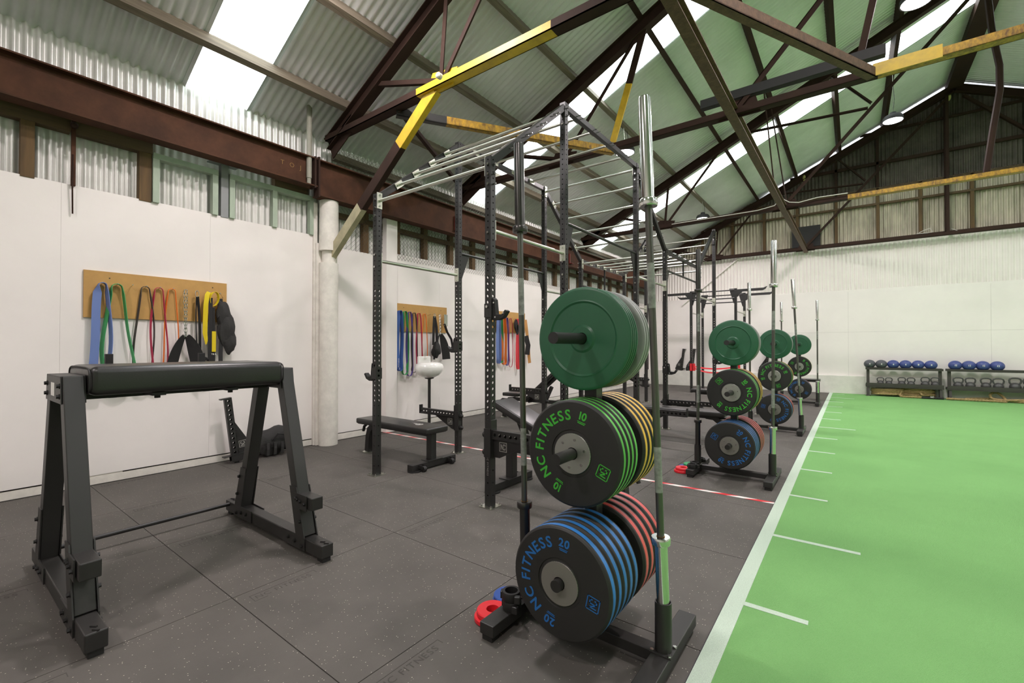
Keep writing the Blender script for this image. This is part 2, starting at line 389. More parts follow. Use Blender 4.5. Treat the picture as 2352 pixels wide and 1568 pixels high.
for k, (y0, y1) in enumerate(zip(pan, pan[1:])):
    top = 2.63 if k == 0 else 2.705+rnd.uniform(-.006, .006)
    b = MB(); b.b2((-5.65, y0+.0004, .092), (-5.622-rnd.random()*.0006, y1-.0004, top)); b.build('wall_panel', 'wall', wl, 0, .0008)
b = MB(); b.b2((-5.64, Y0, 0), (-5.612, 3.13, .07)); b.b2((-5.64, .98, .07), (-5.616, 1.22, .125)); b.b2((-5.65, 3.4, 0), (-5.625, Y1, .08)); b.build('bottom_plate', 'wallold', wl, 0)
b = MB(); b.b2((-5.76, Y0, -.05), (-5.655, Y1, 2.5)); b.build('wall_light_stop', 'dark', wl, 0)
# timber above the first panels
for y0, y1 in ((-.75, -.66), (.527, .612), (1.324, 1.424)): bx('stud', (-5.69, y0, 2.72), (-5.60, y1, 3.30), 'timberv', wl)
bx('top_plate', (-5.69, -4, 3.205), (-5.595, .835, 3.335), 'timber', wl); bx('top_plate', (-5.69, .865, 3.205), (-5.597, 1.43, 3.335), 'timber', wl)
bx('top_plate', (-5.69, 2.63, 3.225), (-5.60, 3.05, 3.34), 'timber', wl)
bx('steel_strap', (-5.60, .835, 2.72), (-5.575, .865, 3.36), 'brown', wl)
q = MB(); q.tube([(-5.575, .845, 3.0), (-5.572, .843, 2.72), (-5.585, .848, 2.47)], .006, 6); q.sphere((-5.56, .85, 3.26), .03, 10, 6); q.build('hanging_rod', 'brownd', wl)
def gframe(y0, y1, mids):
    t = MB(); t.b2((-5.66, y0, 3.165), (-5.575, y1, 3.222)); t.build('green_rail', 'greenp', wl, 0, .003)
    for y in [y0, y1-.055]+mids: bx('green_stile', (-5.655, y, 2.725), (-5.58, y+.055, 3.165), 'greenp', wl)
gframe(1.428, 2.012, []); gframe(2.128, 3.122, [2.60])
bx('grey_post', (-5.67, 2.045, 2.72), (-5.60, 2.122, 3.31), 'greyp', wl); bx('post_cap', (-5.68, 1.93, 3.31), (-5.56, 2.22, 3.325), 'greyp', wl)
# beyond the column: studs, rails, chain-link
for y in (3.95, 4.526, 5.10, 5.705, 6.29, 6.87, 7.44, 8.03, 8.63, 9.23, 9.83, 10.42, 11.03, 11.66, 12.3, 12.9, 13.5, 14.1): bx('stud', (-5.715, y-.045, 2.6), (-5.64, y+.045, 3.25), 'timberv', wl)
bx('wall_rail', (-5.71, 3.45, 3.05), (-5.63, 15.2, 3.12), 'timber', wl)
bx('wall_rail', (-5.72, 3.45, 3.84), (-5.63, 15.2, 3.93), 'timberg', wl)
def chainlink(z0, z1, x, y0, y1, sp=.062):
    b = MB(); h_ = z1-z0; w = .0035; y = y0-h_
    while y < y1:
        for sg in (1, -1):
            a = V((x, y if sg > 0 else y+h_, z0)); c = V((x, y+h_ if sg > 0 else y, z1))
            if min(a.y, c.y) < y0 or max(a.y, c.y) > y1: continue
            d = (c-a).normalized(); n = V((0, -d.z, d.y))*w/2; e = V((w/2, 0, 0))
            b.add([a+n, a-n, a+e, c+n, c-n, c+e], [(0, 1, 4, 3), (1, 2, 5, 4), (2, 0, 3, 5)])
        y += sp
    o = b.build('chain_link', 'mesh', wl, 0); o['kind'] = 'stuff'
chainlink(2.62, 3.2, -5.615, 3.42, 15.2); chainlink(3.62, 3.98, -5.60, 3.3, 15.2)
# ---- round white column and boxed column
cl = struct('column', 'old white painted round timber column by the left wall', 'column', (-5.47, 3.265, 0))
b = MB(); b.lathe([(.118, 0), (.12, .5), (.116, 1.2), (.119, 2.36)], (0, 0, 0), n=24); b.build('column_shaft', 'wallold', cl)
b = MB(); b.lathe([(.118, 2.36), (.085, 2.36), (.085, 2.52)], (0, 0, 0), n=20); b.build('column_notch', 'wallold', cl)
b = MB(); b.lathe([(.08, 2.52), (.122, 2.52), (.118, 2.9), (.116, 3.17), (.0, 3.17)], (0, 0, 0), n=24); b.build('column_head', 'wallold', cl)
bx('column_batten', (-.14, -.15, 0), (-.10, -.10, 3.15), 'wallold', cl); bx('column_batten', (-.14, .13, 2.3), (-.09, .16, 3.0), 'wallold', cl); bx('column_back', (-.15, -.135, 0), (-.06, .16, 2.62), 'wallold', cl)
c2 = struct('boxed_column', 'square white boxed post against the left wall beside the round column', 'column', (-5.57, 4.32, 0))
bx('post_casing', (-.05, -.1, 0), (.05, .1, 3.2), 'wall', c2); bx('post_plate', (-.07, -.13, 3.2), (.08, .14, 3.225), 'brownd', c2)
# ---- crane beams
cb = struct('crane_beam', 'rust brown steel I-beam above the green timber frames', 'beam', (-5.40, 0, 3.45))
b = MB(); b.ibeam((0, Y0, 0), (0, 3.02, 0), .16, .36, .014); b.build('beam_section', 'brown', cb, 0)
b = MB(); b.b2((-.02, 2.98, -.2), (.09, 3.0, .19)); b.b2((-.02, 3.03, -.3), (.09, 3.05, .2)); b.build('splice_plate', 'brownd', cb, 0)
ct = MB(); text_line(ct, 'TOJ', (.0085, 2.72, .02), (0, 1, 0), (0, 0, 1), .075, -.012, .9); ct.build('chalk_mark', mat('yellow_chalk', '#8a6a3c', .9), cb, 0)
bo = MB()
for z in (-.12, 0, .12):
    for y in (2.93,): bo.cyl((.012, y, z), (.03, y, z), .013, 8)
bo.build('splice_bolts', 'brownd', cb)
cb2 = struct('crane_beam', 'deep rust brown steel I-beam running on past the white column', 'beam', (-5.42, 3.06, 3.405))
b = MB(); b.ibeam((0, 0, 0), (0, 12.1, 0), .17, .46, .015); b.build('beam_section', 'brown', cb2, 0)
bk = MB(); bk.b2((.01, 2.47, -.14), (.04, 2.50, .09)); bk.b2((.01, 2.47, -.15), (.09, 2.57, -.135)); bk0 = bk.build('red_bracket', mat('red_oxide_bracket', '#6e2a20', .6), cb2, 0)
inst(bk0, 'red_bracket', cb2, (0, 3.9, 0))
pp = struct('down_pipe', 'grimy grey vent pipe standing at the end of the near crane beam', 'pipe', (-5.36, 2.93, 3.28))
b = MB(); b.cyl((0, 0, .08), (0, 0, 1.05), .032, 16); b.cyl((0, 0, 0), (0, 0, .08), .026, 12); b.build('pipe', 'tan', pp)
# ---- far wall
wf = struct('wall_far', 'white far wall with corrugated band and dark gable above', 'wall')
xs = [-5.6, -4.0, -2.45, -.085, 2.605, 5.3, 8.0, 9.6]
for x0, x1 in zip(xs, xs[1:]):
    bx('wall_panel', (x0+.0008, Y1-.03, .48), (x1-.0008, Y1, 1.661), 'wall', wf, .001); bx('wall_panel', (x0+.0008, Y1-.03, 1.663), (x1-.0008, Y1, 2.80+.01*rnd.random()), 'wall', wf, .002)
b = MB(); corrugated(b, (-5.7, Y1-.015, 2.75), (9.7, Y1-.015, 2.75), 0, (0, 0, 1.30), (0, -1, 0), .09, .016); b.build('white_corrugated_sheet', 'whitecorr', wf, 60)
bx('wall_light_stop', (-5.76, Y1+.001, 0), (9.75, Y1+.05, 4.06), 'dark', wf, 0)  # added dark backing, stops sky light leaking through the wall gaps
bx('concrete_plinth', (-5.6, Y1-.12, 0), (9.6, Y1-.02, .485), 'concrete', wf, .006)
bx('sill_plate', (-5.6, Y1-.09, 4.045), (9.6, Y1, 4.095), 'brownd', wf)
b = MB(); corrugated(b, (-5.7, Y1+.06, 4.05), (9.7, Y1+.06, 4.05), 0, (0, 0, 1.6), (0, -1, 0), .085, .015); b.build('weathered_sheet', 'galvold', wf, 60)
b = MB()   # gable sheet follows the rake
k = 1080
vs = []
for i in range(k+1):
    x = -5.7+15.4*i/k; y = Y1-.02+.015*math.sin(2*math.pi*(x/.085)); zt = roof_z(x)-.075
    vs += [(x, y, min(5.46, zt)), (x, y, zt)]
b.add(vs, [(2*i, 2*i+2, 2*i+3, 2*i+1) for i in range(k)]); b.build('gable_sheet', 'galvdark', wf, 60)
for x in (-3.82, -2.94, -2.07, -1.235, -.33, .555, 1.39, 2.31, 3.2, 4.1, 5.0): bx('stud', (x-.035, Y1-.06, 4.09), (x+.035, Y1+.03, 5.42), 'timberv', wf)
bx('girt', (-5.2, Y1-.07, 4.985), (9.2, Y1, 5.04), 'timber', wf); bx('girt', (-3.2, Y1-.06, 5.36), (7.2, Y1+.02, 5.43), 'timber', wf)
bx('girt', (-1.4, Y1-.1, 6.03), (5.4, Y1-.05, 6.11), 'brownd', wf); bx('girt', (.2, Y1-.1, 6.85), (3.8, Y1-.05, 6.91), 'brownd', wf)
for x in (-.33, .555, 3.2): bx('gable_stud', (x-.03, Y1-.1, 5.45), (x+.03, Y1-.05, roof_z(x)-.1), 'brownd', wf)
bx('centre_post', (1.82, Y1-.14, 4.09), (1.90, Y1-.06, 7.5), 'brownd', wf)
bx('black_patch_plate', (-1.365, Y1-.13, 4.08), (-.69, Y1-.10, 4.66), 'blackmatt', wf)
q = MB(); q.tube([(1.35, Y1-.12, 4.12), (1.45, Y1-.16, 4.16), (1.55, Y1-.14, 4.2), (1.6, Y1-.15, 4.1), (1.5, Y1-.13, 4.09), (1.3, Y1-.12, 4.1)], .008, 6); q.tube([(1.93, Y1-.15, 4.13), (2.05, Y1-.16, 4.05), (2.1, Y1-.14, 3.9), (2.13, Y1-.12, 3.82)], .007, 6); q.build('cable_tails', 'cable', wf)
# slanting white brace on the far wall
bx_ = MB(); bx_.beam((-4.45, Y1-.06, 2.62), (-2.75, Y1-.06, 3.98), .03, .09, (0, -1, 0)); bx_.build('painted_brace', 'wall', wf, 0)
# ---- walls outside the frame close the hall
wr = struct('wall_right', 'white wall on the far side of the turf', 'wall'); bx('wall_board', (XR, Y0, 0), (XR+.1, Y1, 4.2), 'wall', wr)
wb = struct('wall_back', 'white wall behind the camera', 'wall'); 
q = MB()
q.add([(XW, Y0, 0), (XR, Y0, 0), (XR, Y0, EZ), (RX, Y0, RZ), (XW, Y0, EZ)], [(0, 1, 2, 3, 4)]); q.build('wall_board', 'wall', wb, 0)
# ---- roof
ce = struct('ceiling', 'pitched corrugated roof with steel trusses and skylight strips', 'roof')
SKY = [(1.71, 2.37), (5.97, 6.73), (11.12, 11.86)]
ys = [Y0]+[y for s_ in SKY for y in s_]+[Y1+.1]
for side in (0, 1):
    xa, za, xb, zb = (X0, roof_z(X0) if 0 else EZ+RS*(X0-XW), RX, RZ) if side == 0 else (2*RX-X0, EZ+RS*(X0-XW), RX, RZ)
    for i in range(len(ys)-1):
        y0, y1 = ys[i], ys[i+1]
        b = MB(); corrugated(b, (xa, y0-.02, za), (xa, y1+.02, za), 0, (xb-xa, 0, zb-za), (0, 0, 1), .088, .014, 8)
        if i % 2 == 0: b.build('roof_sheet', 'roof', ce, 60)
        else: b.build('skylight_sheet', 'sky', ce, 60)
PUR = [-5.06, -4.15, -3.20, -2.22, -1.25, -.26, .68]
def purlin(x, m='timberg'):
    z = roof_z(x); q = MB(); s_ = 1 if x < RX else -1
    q.beam((x, Y0, z-.085), (x, Y1, z-.085), .07, .145, (-RS*s_, 0, 1)); q.build('purlin', m, ce, 0)
for i, x in enumerate(PUR): purlin(x, 'timberg' if i < 3 else 'brownd'); purlin(2*RX-x, 'brownd')
q = MB(); q.b2((RX-.14, Y0, RZ-.26), (RX+.14, Y1, RZ-.07)); q.build('ridge_beam', 'brownd', ce, 0)
for p, c in (((1.9, Y1-.18, 7.33), 1), ((-1.05, Y1-.25, 6.0), .8)):
    q = MB(); q.sphere(p, .07*c, 10, 8, (.7, .7, 1.5)); q.build('foam_blob', 'foam', ce)
# ---- trusses
def truss(y, first=False, knee=False, tone='brownd'):
    t = struct('roof_truss', {3.28: 'nearest brown steel roof truss with yellow painted node and knee brace', 5.75: 'second brown steel truss with long yellow tie over the turf', 10.27: 'third brown steel truss with yellow tie and bent king post', 15.0: 'end brown steel truss against the far gable'}[y], 'truss', (RX, y, 4.0))
    O = (RX, y, 4.0)
    rz = lambda x: roof_z(x)-.25
    for s_ in (1, -1):
        q = MB(); xa = XW+.12 if s_ > 0 else 2*RX-XW-.12
        q.ibeam((xa, y, rz(xa)), (RX, y, RZ-.25), .12, .17, .012, (-RS*s_, 0, 1)); q.build('rafter', 'brownd', t, 0, off=O)
    def mem(name, a, c, w=.05, h=.05, m=tone):
        for s_ in (1, -1):
            if s_ < 0 and m not in ('brownd', 'brown'): continue
            A = (a[0] if s_ > 0 else 2*RX-a[0], y, a[1]); C_ = (c[0] if s_ > 0 else 2*RX-c[0], y, c[1])
            q = MB(); q.ang(A, C_, w, h, .009, (0, 1, 0)); q.build(name, m, t, 0, off=O)
    def chord(x0, x1, m):
        q = MB(); q.ang((x0, y-.03, 4.0), (x1, y-.03, 4.0), .06, .075, .009); q.ang((x1, y+.03, 4.0), (x0, y+.03, 4.0), .06, .075, .009); q.build('bottom_chord', m, t, 0, off=O)
    if y < 4: cuts = [(-5.5, -3.72, 'brownd'), (-3.72, -2.02, 'yellow'), (-2.02, 9.5, 'brownd')]
    elif y < 6: cuts = [(-5.5, .22, 'brownd'), (.22, 4.4, 'yellowrust'), (4.4, 9.5, 'brownd')]
    elif y < 11: cuts = [(-5.5, -.05, 'brownd'), (-.05, 5.2, 'yellowrust'), (5.2, 9.5, 'brownd')]
    else: cuts = [(-5.5, 9.5, 'brownd')]
    for c in cuts: chord(*c)
    mem('web_strut', (-3.42, 4.04), (-4.45, rz(-4.45)-.05)); mem('web_strut', (-3.38, 4.04), (-3.30, rz(-3.30)-.05)); mem('web_strut', (-3.34, 4.04), (-2.2, rz(-2.2)-.05))
    mem('main_diagonal', (-1.06, 4.02), (1.85, 7.25), .06, .07); mem('web_strut', (.25, 5.55), (-1.75, rz(-1.75)-.04), .04, .04); mem('web_strut', (.3, 5.62), (-.3, rz(-.3)-.04), .04, .04)
    q = MB(); q.prism([(-.22, -.06), (.2, -.06), (.26, .1), (-.1, .16)], (-3.42, y, 4.0), (1, 0, 0), (0, 0, 1), (0, 1, 0), .012); q.build('gusset_plate', 'yellow' if y < 4 else 'brownd', t, 0, off=O)
    q = MB(); q.prism([(-.2, -.06), (.25, -.06), (.2, .14), (-.1, .14)], (-1.06, y, 4.0), (1, 0, 0), (0, 0, 1), (0, 1, 0), .012); q.build('gusset_plate', 'brownd', t, 0, off=O)
    q = MB(); q.prism([(0, 0), (.5, .24), (.5, -.0), (.1, -.22)], (-5.5, y, 3.95), (1, 0, 0), (0, 0, 1), (0, 1, 0), .012); q.build('foot_gusset', 'brownd', t, 0, off=O)
    if 10 < y < 11:
        q = MB(); q.tube([(1.72, y, 4.02), (1.80, y, 4.7), (1.88, y, 5.3), (1.88, y, 5.7), (1.80, y, 6.3), (1.73, y, 7.3)], .045, 8); q.build('king_post', 'brownd', t, off=O)
    elif y > 6:
        q = MB(); q.beam((1.86, y, 4.0), (1.86, y, 7.4), .06, .06, (0, 1, 0)); q.build('king_post', 'brownd', t, 0, off=O)
    if y in (3.28, 10.27):
        pass
    if y == 5.75:
        q = MB(); q.beam((-2.62, y, 4.03), (-2.37, y, 4.80), .09, .02, (0, 1, 0)); q.build('painted_post', 'yellow', t, 0, off=O)
        q = MB(); q.beam((-2.37, y, 4.80), (-2.12, y, 5.6), .09, .02, (0, 1, 0)); q.build('post_upper', 'brownd', t, 0, off=O)
        q = MB(); q.b2((-1.45, y-.045, 4.15), (.28, y+.045, 4.25)); q.build('lighting_trunk', 'blackmatt', t, 0, off=O)
        q = MB(); q.prism([(-.02, -.06), (.5, -.06), (.5, .06), (0, .06)], (.18, y-.075, 4.0), (1, 0, 0), (0, 0, 1), (0, 1, 0), .012); q.build('splice_plate', 'yellow', t, 0, off=O)
        q = MB(); q.beam((.05, y, 4.05), (.3, y, 5.3), .06, .06, (0, 1, 0)); q.build('web_strut', 'brownd', t, 0, off=O)
    if y < 4:
        for a, c, m in ((0, .36, 'limew'), (.36, .72, 'brownd'), (.72, 1, 'yellow')):
            A = V((-5.52, y-.02, 2.42)); C_ = V((-3.5, y-.02, 3.98)); q = MB(); q.beam(A+(C_-A)*a, A+(C_-A)*c, .13, .012, (0, 1, 0)); q.beam(A+(C_-A)*a+V((.05, .03, -.04)), A+(C_-A)*c+V((.05, .03, -.04)), .012, .07, (0, 1, 0)); q.build('knee_brace', m, t, 0, off=O)
        q = MB(); q.lathe([(0, 0), (.03, 0), (.03, .04), (.02, .05), (.0, .05)], (-3.28, y-.12, 3.98), (0, -1, 0), 12); q.build('ceramic_knob', 'cable', t, off=O)
    return t
for y in (3.28, 5.75, 10.27, 15.0): truss(y)
lb = struct('tie_beam', 'long rust scaled steel beam running down the hall to the black plate', 'beam', (-1.06, 9, 3.99))
q = MB(); q.ibeam((-1.12, .4, 3.97), (-1.02, Y1-.15, 3.97), .1, .12, .012); q.build('beam_section', 'rust', lb, 0, off=lb.location)
q = MB(); q.b2((-1.13, 10.9, 4.03), (-1.09, 10.98, 4.33)); q.build('timber_packer', 'timberv', lb, 0, off=lb.location)
wbr = struct('wind_brace', 'rusty angle iron brace tied between the near trusses over the turf', 'brace', (-.3, 4.4, 4.0))
q = MB(); q.ang((-1.07, 3.3, 3.98), (.17, 5.7, 3.98), .08, .09, .01); q.build('brace_angle', 'rust', wbr, 0, off=wbr.location)
wb2 = struct('wind_brace', 'yellow and brown angle iron brace above the chrome monkey bars', 'brace', (-3.3, 4.5, 4.0))
A = V((-4.15, 3.3, 3.95)); C_ = V((-2.6, 5.75, 3.95))
q = MB(); q.ang(A, A+(C_-A)*.2, .08, .09, .01); q.build('brace_angle', 'charcoal', wb2, 0, off=wb2.location)
q = MB(); q.ang(A+(C_-A)*.2, C_, .08, .09, .01); q.build('brace_angle', 'yellowrust', wb2, 0, off=wb2.location)
wb3 = struct('wind_brace', 'thin brown angle brace dropping from the first truss behind the rig', 'brace', (-4.4, 4.5, 4.0))
q = MB(); q.ang((-4.1, 3.3, 3.97), (-5.35, 5.7, 3.97), .05, .05, .008); q.build('brace_angle', 'brownd', wb3, 0, off=wb3.location)
for i, (x, ya, yb) in enumerate(((-1.12, 9.1, 9.6), (-1.0, 10.0, 10.25))):
    hg = struct('hanger_rod', ('thin steel hanger rod left of its twin on the long tie beam', 'thin steel hanger rod right of its twin on the long tie beam')[i], 'rod', (x, yb, 4.0))
    q = MB(); q.cyl((-1.25, ya, roof_z(-1.25)-.14), (x, yb, 4.02), .012, 8); q.build('rod', 'brownd', hg, off=hg.location)
cw = struct('wall_cable', 'thin white electric cable clipped along the third truss', 'cable', (-1.5, 10.2, 4.05))
q = MB(); q.tube([(-3.2, 10.16, 4.0), (-2.2, 10.16, 4.0), (-1.5, 10.16, 4.0), (-1.2, 10.15, 4.04), (-1.1, 10.1, 4.16), (-.95, 10.12, 4.05), (-.8, 10.14, 4.02), (-.5, 10.15, 4.06), (-.05, 10.15, 4.05)], .008, 6); q.build('cable', 'cable', cw, off=cw.location)
# ---- lamps
def lamp(x, y, z, label):
    L_ = thing('high_bay_lamp', label, 'lamp', (x, y, z), group='high bay lamps')
    b = MB(); b.lathe([(0, .17), (.05, .17), (.06, .12), (.14, .10), (.165, .06), (.17, .0), (.155, 0)], (0, 0, 0), n=28); b.build('housing', 'blackmatt', L_)
    b = MB(); b.lathe([(0, -.012), (.08, -.01), (.13, -.004), (.155, .004)], (0, 0, 0), n=28); b.build('diffuser', 'lamp', L_)
    zt = roof_z(x)-.16-z
    b = MB(); b.cyl((0, .0, .17), (0, -.05, zt), .004, 6); b.cyl((0, 0, .17), (0, .06, zt), .004, 6); b.build('chain', 'zinc', L_)
    b = MB(); b.tube([(.0, .02, .17), (.03, .08, zt*.4), (.01, .12, zt*.7), (.0, .1, zt)], .005, 6); b.build('flex', 'blackmatt', L_)
for x, y, z, l in ((-3.18, 7.52, 4.68, 'glowing round lamp nearest the chrome monkey bars'), (-3.15, 12.6, 4.66, 'small far glowing lamp above the far end of the rig'), (.68, 11.8, 5.80, 'bright starred lamp hanging before the dark gable'), (.68, 7.65, 5.66, 'glaring lamp at the top edge of the photo above the turf'),
                   (-3.18, 2.3, 4.9, 'unseen lamp added above the foreground'), (.68, 3.2, 5.66, 'unseen lamp added over the near turf'), (-2.6, -2.2, 4.7, 'unseen lamp added behind the camera on the mat side'), (.68, -1.4, 5.66, 'unseen lamp added behind the camera over the turf'), (5.2, 11.8, 5.0, 'unseen far lamp added over the right half of the turf'), (5.2, 7.4, 5.0, 'unseen middle lamp added over the right half of the turf'), (5.2, 2.8, 5.0, 'unseen near lamp added over the right half of the turf')): lamp(x, y, z, l)  # lamps on this line are unseen, added to light the hall
# ================================================================== POWER RIG
PS = .06
def post_mesh(h, big=(.72, 1.87), top_cap=True):
    """square tube with through holes every 50 mm, local origin at the floor centre"""
    b = MB(); s_ = PS/2; cell = .05; nseg = 10; n = int(round((h-.02)/cell)); z0 = .02
    for fx in range(4):
        a = math.pi/2*fx; N = V((math.cos(a), math.sin(a), 0)); T = V((-math.sin(a), math.cos(a), 0))
        b.add([N*s_-T*s_, N*s_+T*s_, N*s_+T*s_+V((0, 0, z0)), N*s_-T*s_+V((0, 0, z0))], [(0, 1, 2, 3)])
        for k in range(n):
            za = z0+k*(h-z0)/n; zb = z0+(k+1)*(h-z0)/n; zc = (za+zb)/2
            inbig = big[0] < zc < big[1]
            if not inbig and zc < big[0] and k % 2 == 0:
                b.add([N*s_-T*s_+V((0, 0, za)), N*s_+T*s_+V((0, 0, za)), N*s_+T*s_+V((0, 0, zb)), N*s_-T*s_+V((0, 0, zb))], [(0, 1, 2, 3)]); continue
            r = .0125 if inbig else .0065
            c4 = [(-s_, za), (s_, za), (s_, zb), (-s_, zb)]
            ring = [(r*math.cos(2*math.pi*(i+.5)/nseg-math.pi*.75), zc+r*math.sin(2*math.pi*(i+.5)/nseg-math.pi*.75)) for i in range(nseg)]
            pts = [N*s_+T*p[0]+V((0, 0, p[1])) for p in c4+ring]; fs = []
            own = lambda i: int((i+.5)/nseg*4) % 4
            for i in range(nseg):
                j = (i+1) % nseg; oi, oj = own(i), own(j)
                A_ = {0: 0, 1: 1, 2: 2, 3: 3}
                fs.append((A_[oi], 4+j, 4+i) if oi == oj else (A_[oi], A_[oj], 4+j, 4+i))
            b.add(pts, fs)
            # short inner sleeve gives the hole an edge
            b.add([N*s_+T*p[0]+V((0, 0, p[1])) for p in ring]+[N*(s_-.004)+T*p[0]+V((0, 0, p[1])) for p in ring], [(i, (i+1) % nseg, nseg+(i+1) % nseg, nseg+i) for i in range(nseg)])
    b.add([(-s_, -s_, h), (s_, -s_, h), (s_, s_, h), (-s_, s_, h)], [(0, 1, 2, 3)])
    return b
XA, XB = -3.79, -2.32
RY = [2.785, 3.95, 5.85, 7.03, 8.92, 10.15]; RH = [2.8, 3.74, 3.74, 2.8, 2.8, 3.74]
rig = thing('power_rig', 'tall black steel power rig with silver monkey bars down the hall', 'rig', (-3.05, 6.4, 0))
RO = V(rig.location)
meshes = {}
bpl = MB(); bpl.b2((-.065, -.065, 0), (.065, .065, .008)); bpl.m = 1
for sx in (-1, 1):
    for sy in (-1, 1): bpl.cyl((sx*.05, sy*.05, .008), (sx*.05, sy*.05, .018), .009, 6); bpl.cyl((sx*.05, sy*.05, .018), (sx*.05, sy*.05, .028), .005, 8)
bplo = None
pbolt = MB()
for z in (-.06, .06): pbolt.cyl((0, 0, z), (-.007, 0, z), .011, 6)
def bolt(parent, p, d, r=.011, l=.008, L2=0):
    pass
for x in (XA, XB):
    for y, h_ in zip(RY, RH):
        if h_ not in meshes:
            o = post_mesh(h_).build('upright', 'black', rig, 0); meshes[h_] = o.data; o.location = V((x, y, 0))-RO
        else: o = inst(bpy.data.objects['upright'] if 0 else type('S', (), {'data': meshes[h_]})(), 'upright', rig, V((x, y, 0))-RO)
        if bplo is None: bplo = bpl.build('base_plate', ['zinc', 'steel'], o)
        else: inst(bplo, 'base_plate', o)
        # bolts near the joints
        q = MB(); zs = [h_-.06, h_-.14, h_-.22] + ([2.13, 2.21, 2.0] if h_ > 3 else [2.07, 2.19])
        for z in zs:
            q.cyl((0, -.03, z), (0, -.038, z), .011, 6)
            if z > 2.3: q.cyl((.03 if x == XB else -.03, 0, z), (.06 if x == XB else -.06, 0, z), .006, 8)
        q.build('bolts', 'steel', o)['kind'] = 'stuff'
        if y == RY[0] and x == XB:
            q = MB(); text_line(q, 'NC FITNESS', (0, -.0306, .33), (0, 0, -1), (1, 0, 0), .024, .0, .25); q.build('upright_print', 'logo_g', o, 0)
        if h_ > 3 and y != RY[5]:
            q = MB(); q.b2((-.031, -.031, 2.775), (.031, .031, 2.78)); q.build('splice_line', 'hole', o, 0)
# top side rails
TOPZ = {y: h_ for y, h_ in zip(RY, RH)}
for x in (XA, XB):
    for i in range(5):
        y0, y1 = RY[i], RY[i+1]; za, zb = RH[i], RH[i+1]
        a = V((x, y0, za-.035)); c = V((x, y1, zb-.035)); d = (c-a).normalized()
        q = MB(); q.beam(a+d*.03, c-d*.03, .05, .062); q.build('side_rail', 'black', rig, 0, .003, off=RO)
# rungs
rung = MB(); rung.cyl((XA+.032, 0, 0), (XB-.032, 0, 0), .016, 14); rung0 = None
fl_ = MB()
for sx, xx in ((1, XA+.03), (-1, XB-.03)):
    fl_.b2((xx, -.055, -.03), (xx+sx*.007, .055, .03)); fl_.m = 1
    for yy in (-.038, .038): fl_.cyl((xx+sx*.007, yy, .0), (xx+sx*.015, yy, .0), .01, 6); fl_.cyl((xx-sx*.06, yy, 0), (xx-sx*.095, yy, 0), .005, 6)
    fl_.m = 0
flv = MB()
for sx, xx in ((1, XA+.03), (-1, XB-.03)):
    flv.b2((xx, -.03, -.08), (xx+sx*.007, .03, .08)); flv.m = 1
    for zz in (-.055, .055): flv.cyl((xx+sx*.007, 0, zz), (xx+sx*.015, 0, zz), .01, 6)
    flv.m = 0
R = []
def seg(i, ts):
    sl = math.atan2(RH[i+1]-RH[i], RY[i+1]-RY[i])
    for t in ts: R.append((RY[i]+(RY[i+1]-RY[i])*t, RH[i]+(RH[i+1]-RH[i])*t-.035, sl, 0))
R.append((RY[0], 2.73, 0, 1)); seg(0, (.21, .41, .61, .81)); seg(1, (.15, .35, .57, .80)); R.append((RY[2], 3.66, 0, 1)); seg(2, (.2, .4, .6, .8)); R.append((RY[3], 2.72, 0, 1)); seg(3, (.17, .32, .47, .62, .77)); R.append((RY[4], 2.70, 0, 1)); seg(4, (.2, .4, .6, .8)); R.append((RY[1], 3.62, 0, 1)) if 0 else None
f0 = v0 = None
for y, z, sl, post in R:
    if rung0 is None: o = rung0 = rung.build('rung', 'zinc', rig, off=(RO.x, 0, 0)); o.location = (0, y-RO.y, z)
    else: o = inst(rung0, 'rung', rig, (0, y-RO.y, z), (sl, 0, 0))
    if post:
        if v0 is None: v0 = flv.build('rung_flange', ['zincp', 'steel'], o, off=(RO.x, 0, 0))
        else: inst(v0, 'rung_flange', o)
    else:
        if f0 is None: f0 = fl_.build('rung_flange', ['zincp', 'steel'], o, off=(RO.x, 0, 0))
        else: inst(f0, 'rung_flange', o)
# pull-up bars along the rig
def pbar(x, i, z, chrome):
    y0, y1 = RY[i]+.03, RY[i+1]-.03
    q = MB(); q.cyl((x, y0, z), (x, y1, z), .017 if chrome else .016, 14); o = q.build('pull_up_bar', 'zinc' if chrome else 'black', rig, off=RO)
    for yy, s_ in ((y0, 1), (y1, -1)):
        q = MB()
        if chrome:
            q.b2((x-.03, yy, z-.08), (x+.03, yy+s_*.007, z+.08)); q.cyl((x, yy+s_*.007, z+.06), (x, yy+s_*.016, z+.06), .01, 6); q.cyl((x, yy+s_*.007, z-.06), (x, yy+s_*.016, z-.06), .01, 6)
        else: q.prism([(0, .02), (.17*s_, .02), (.02*s_, -.32), (0, -.32)], (x, yy, z), (0, 1, 0), (0, 0, 1), (1, 0, 0), .008)
        q.build('bar_flange' if chrome else 'bar_gusset', 'zincp' if chrome else 'black', o, 0, off=(0, 0, 0))
        o.children[-1].location = (-RO.x, -RO.y, -RO.z)
for x, zc, zd in ((XA, 2.135, 2.40), (XB, 2.215, 2.53)):
    pbar(x, 0, zc, True); pbar(x, 1, zd, False); pbar(x, 2, zc, True); pbar(x, 3, zd-.06, False); pbar(x, 4, zc, True)
    q = MB(); q.beam((x, 7.98, zd-.06), (x, 7.98, 2.76), .025, .025, (0, 1, 0)); q.build('hanger_strut', 'black', rig, 0, off=RO)
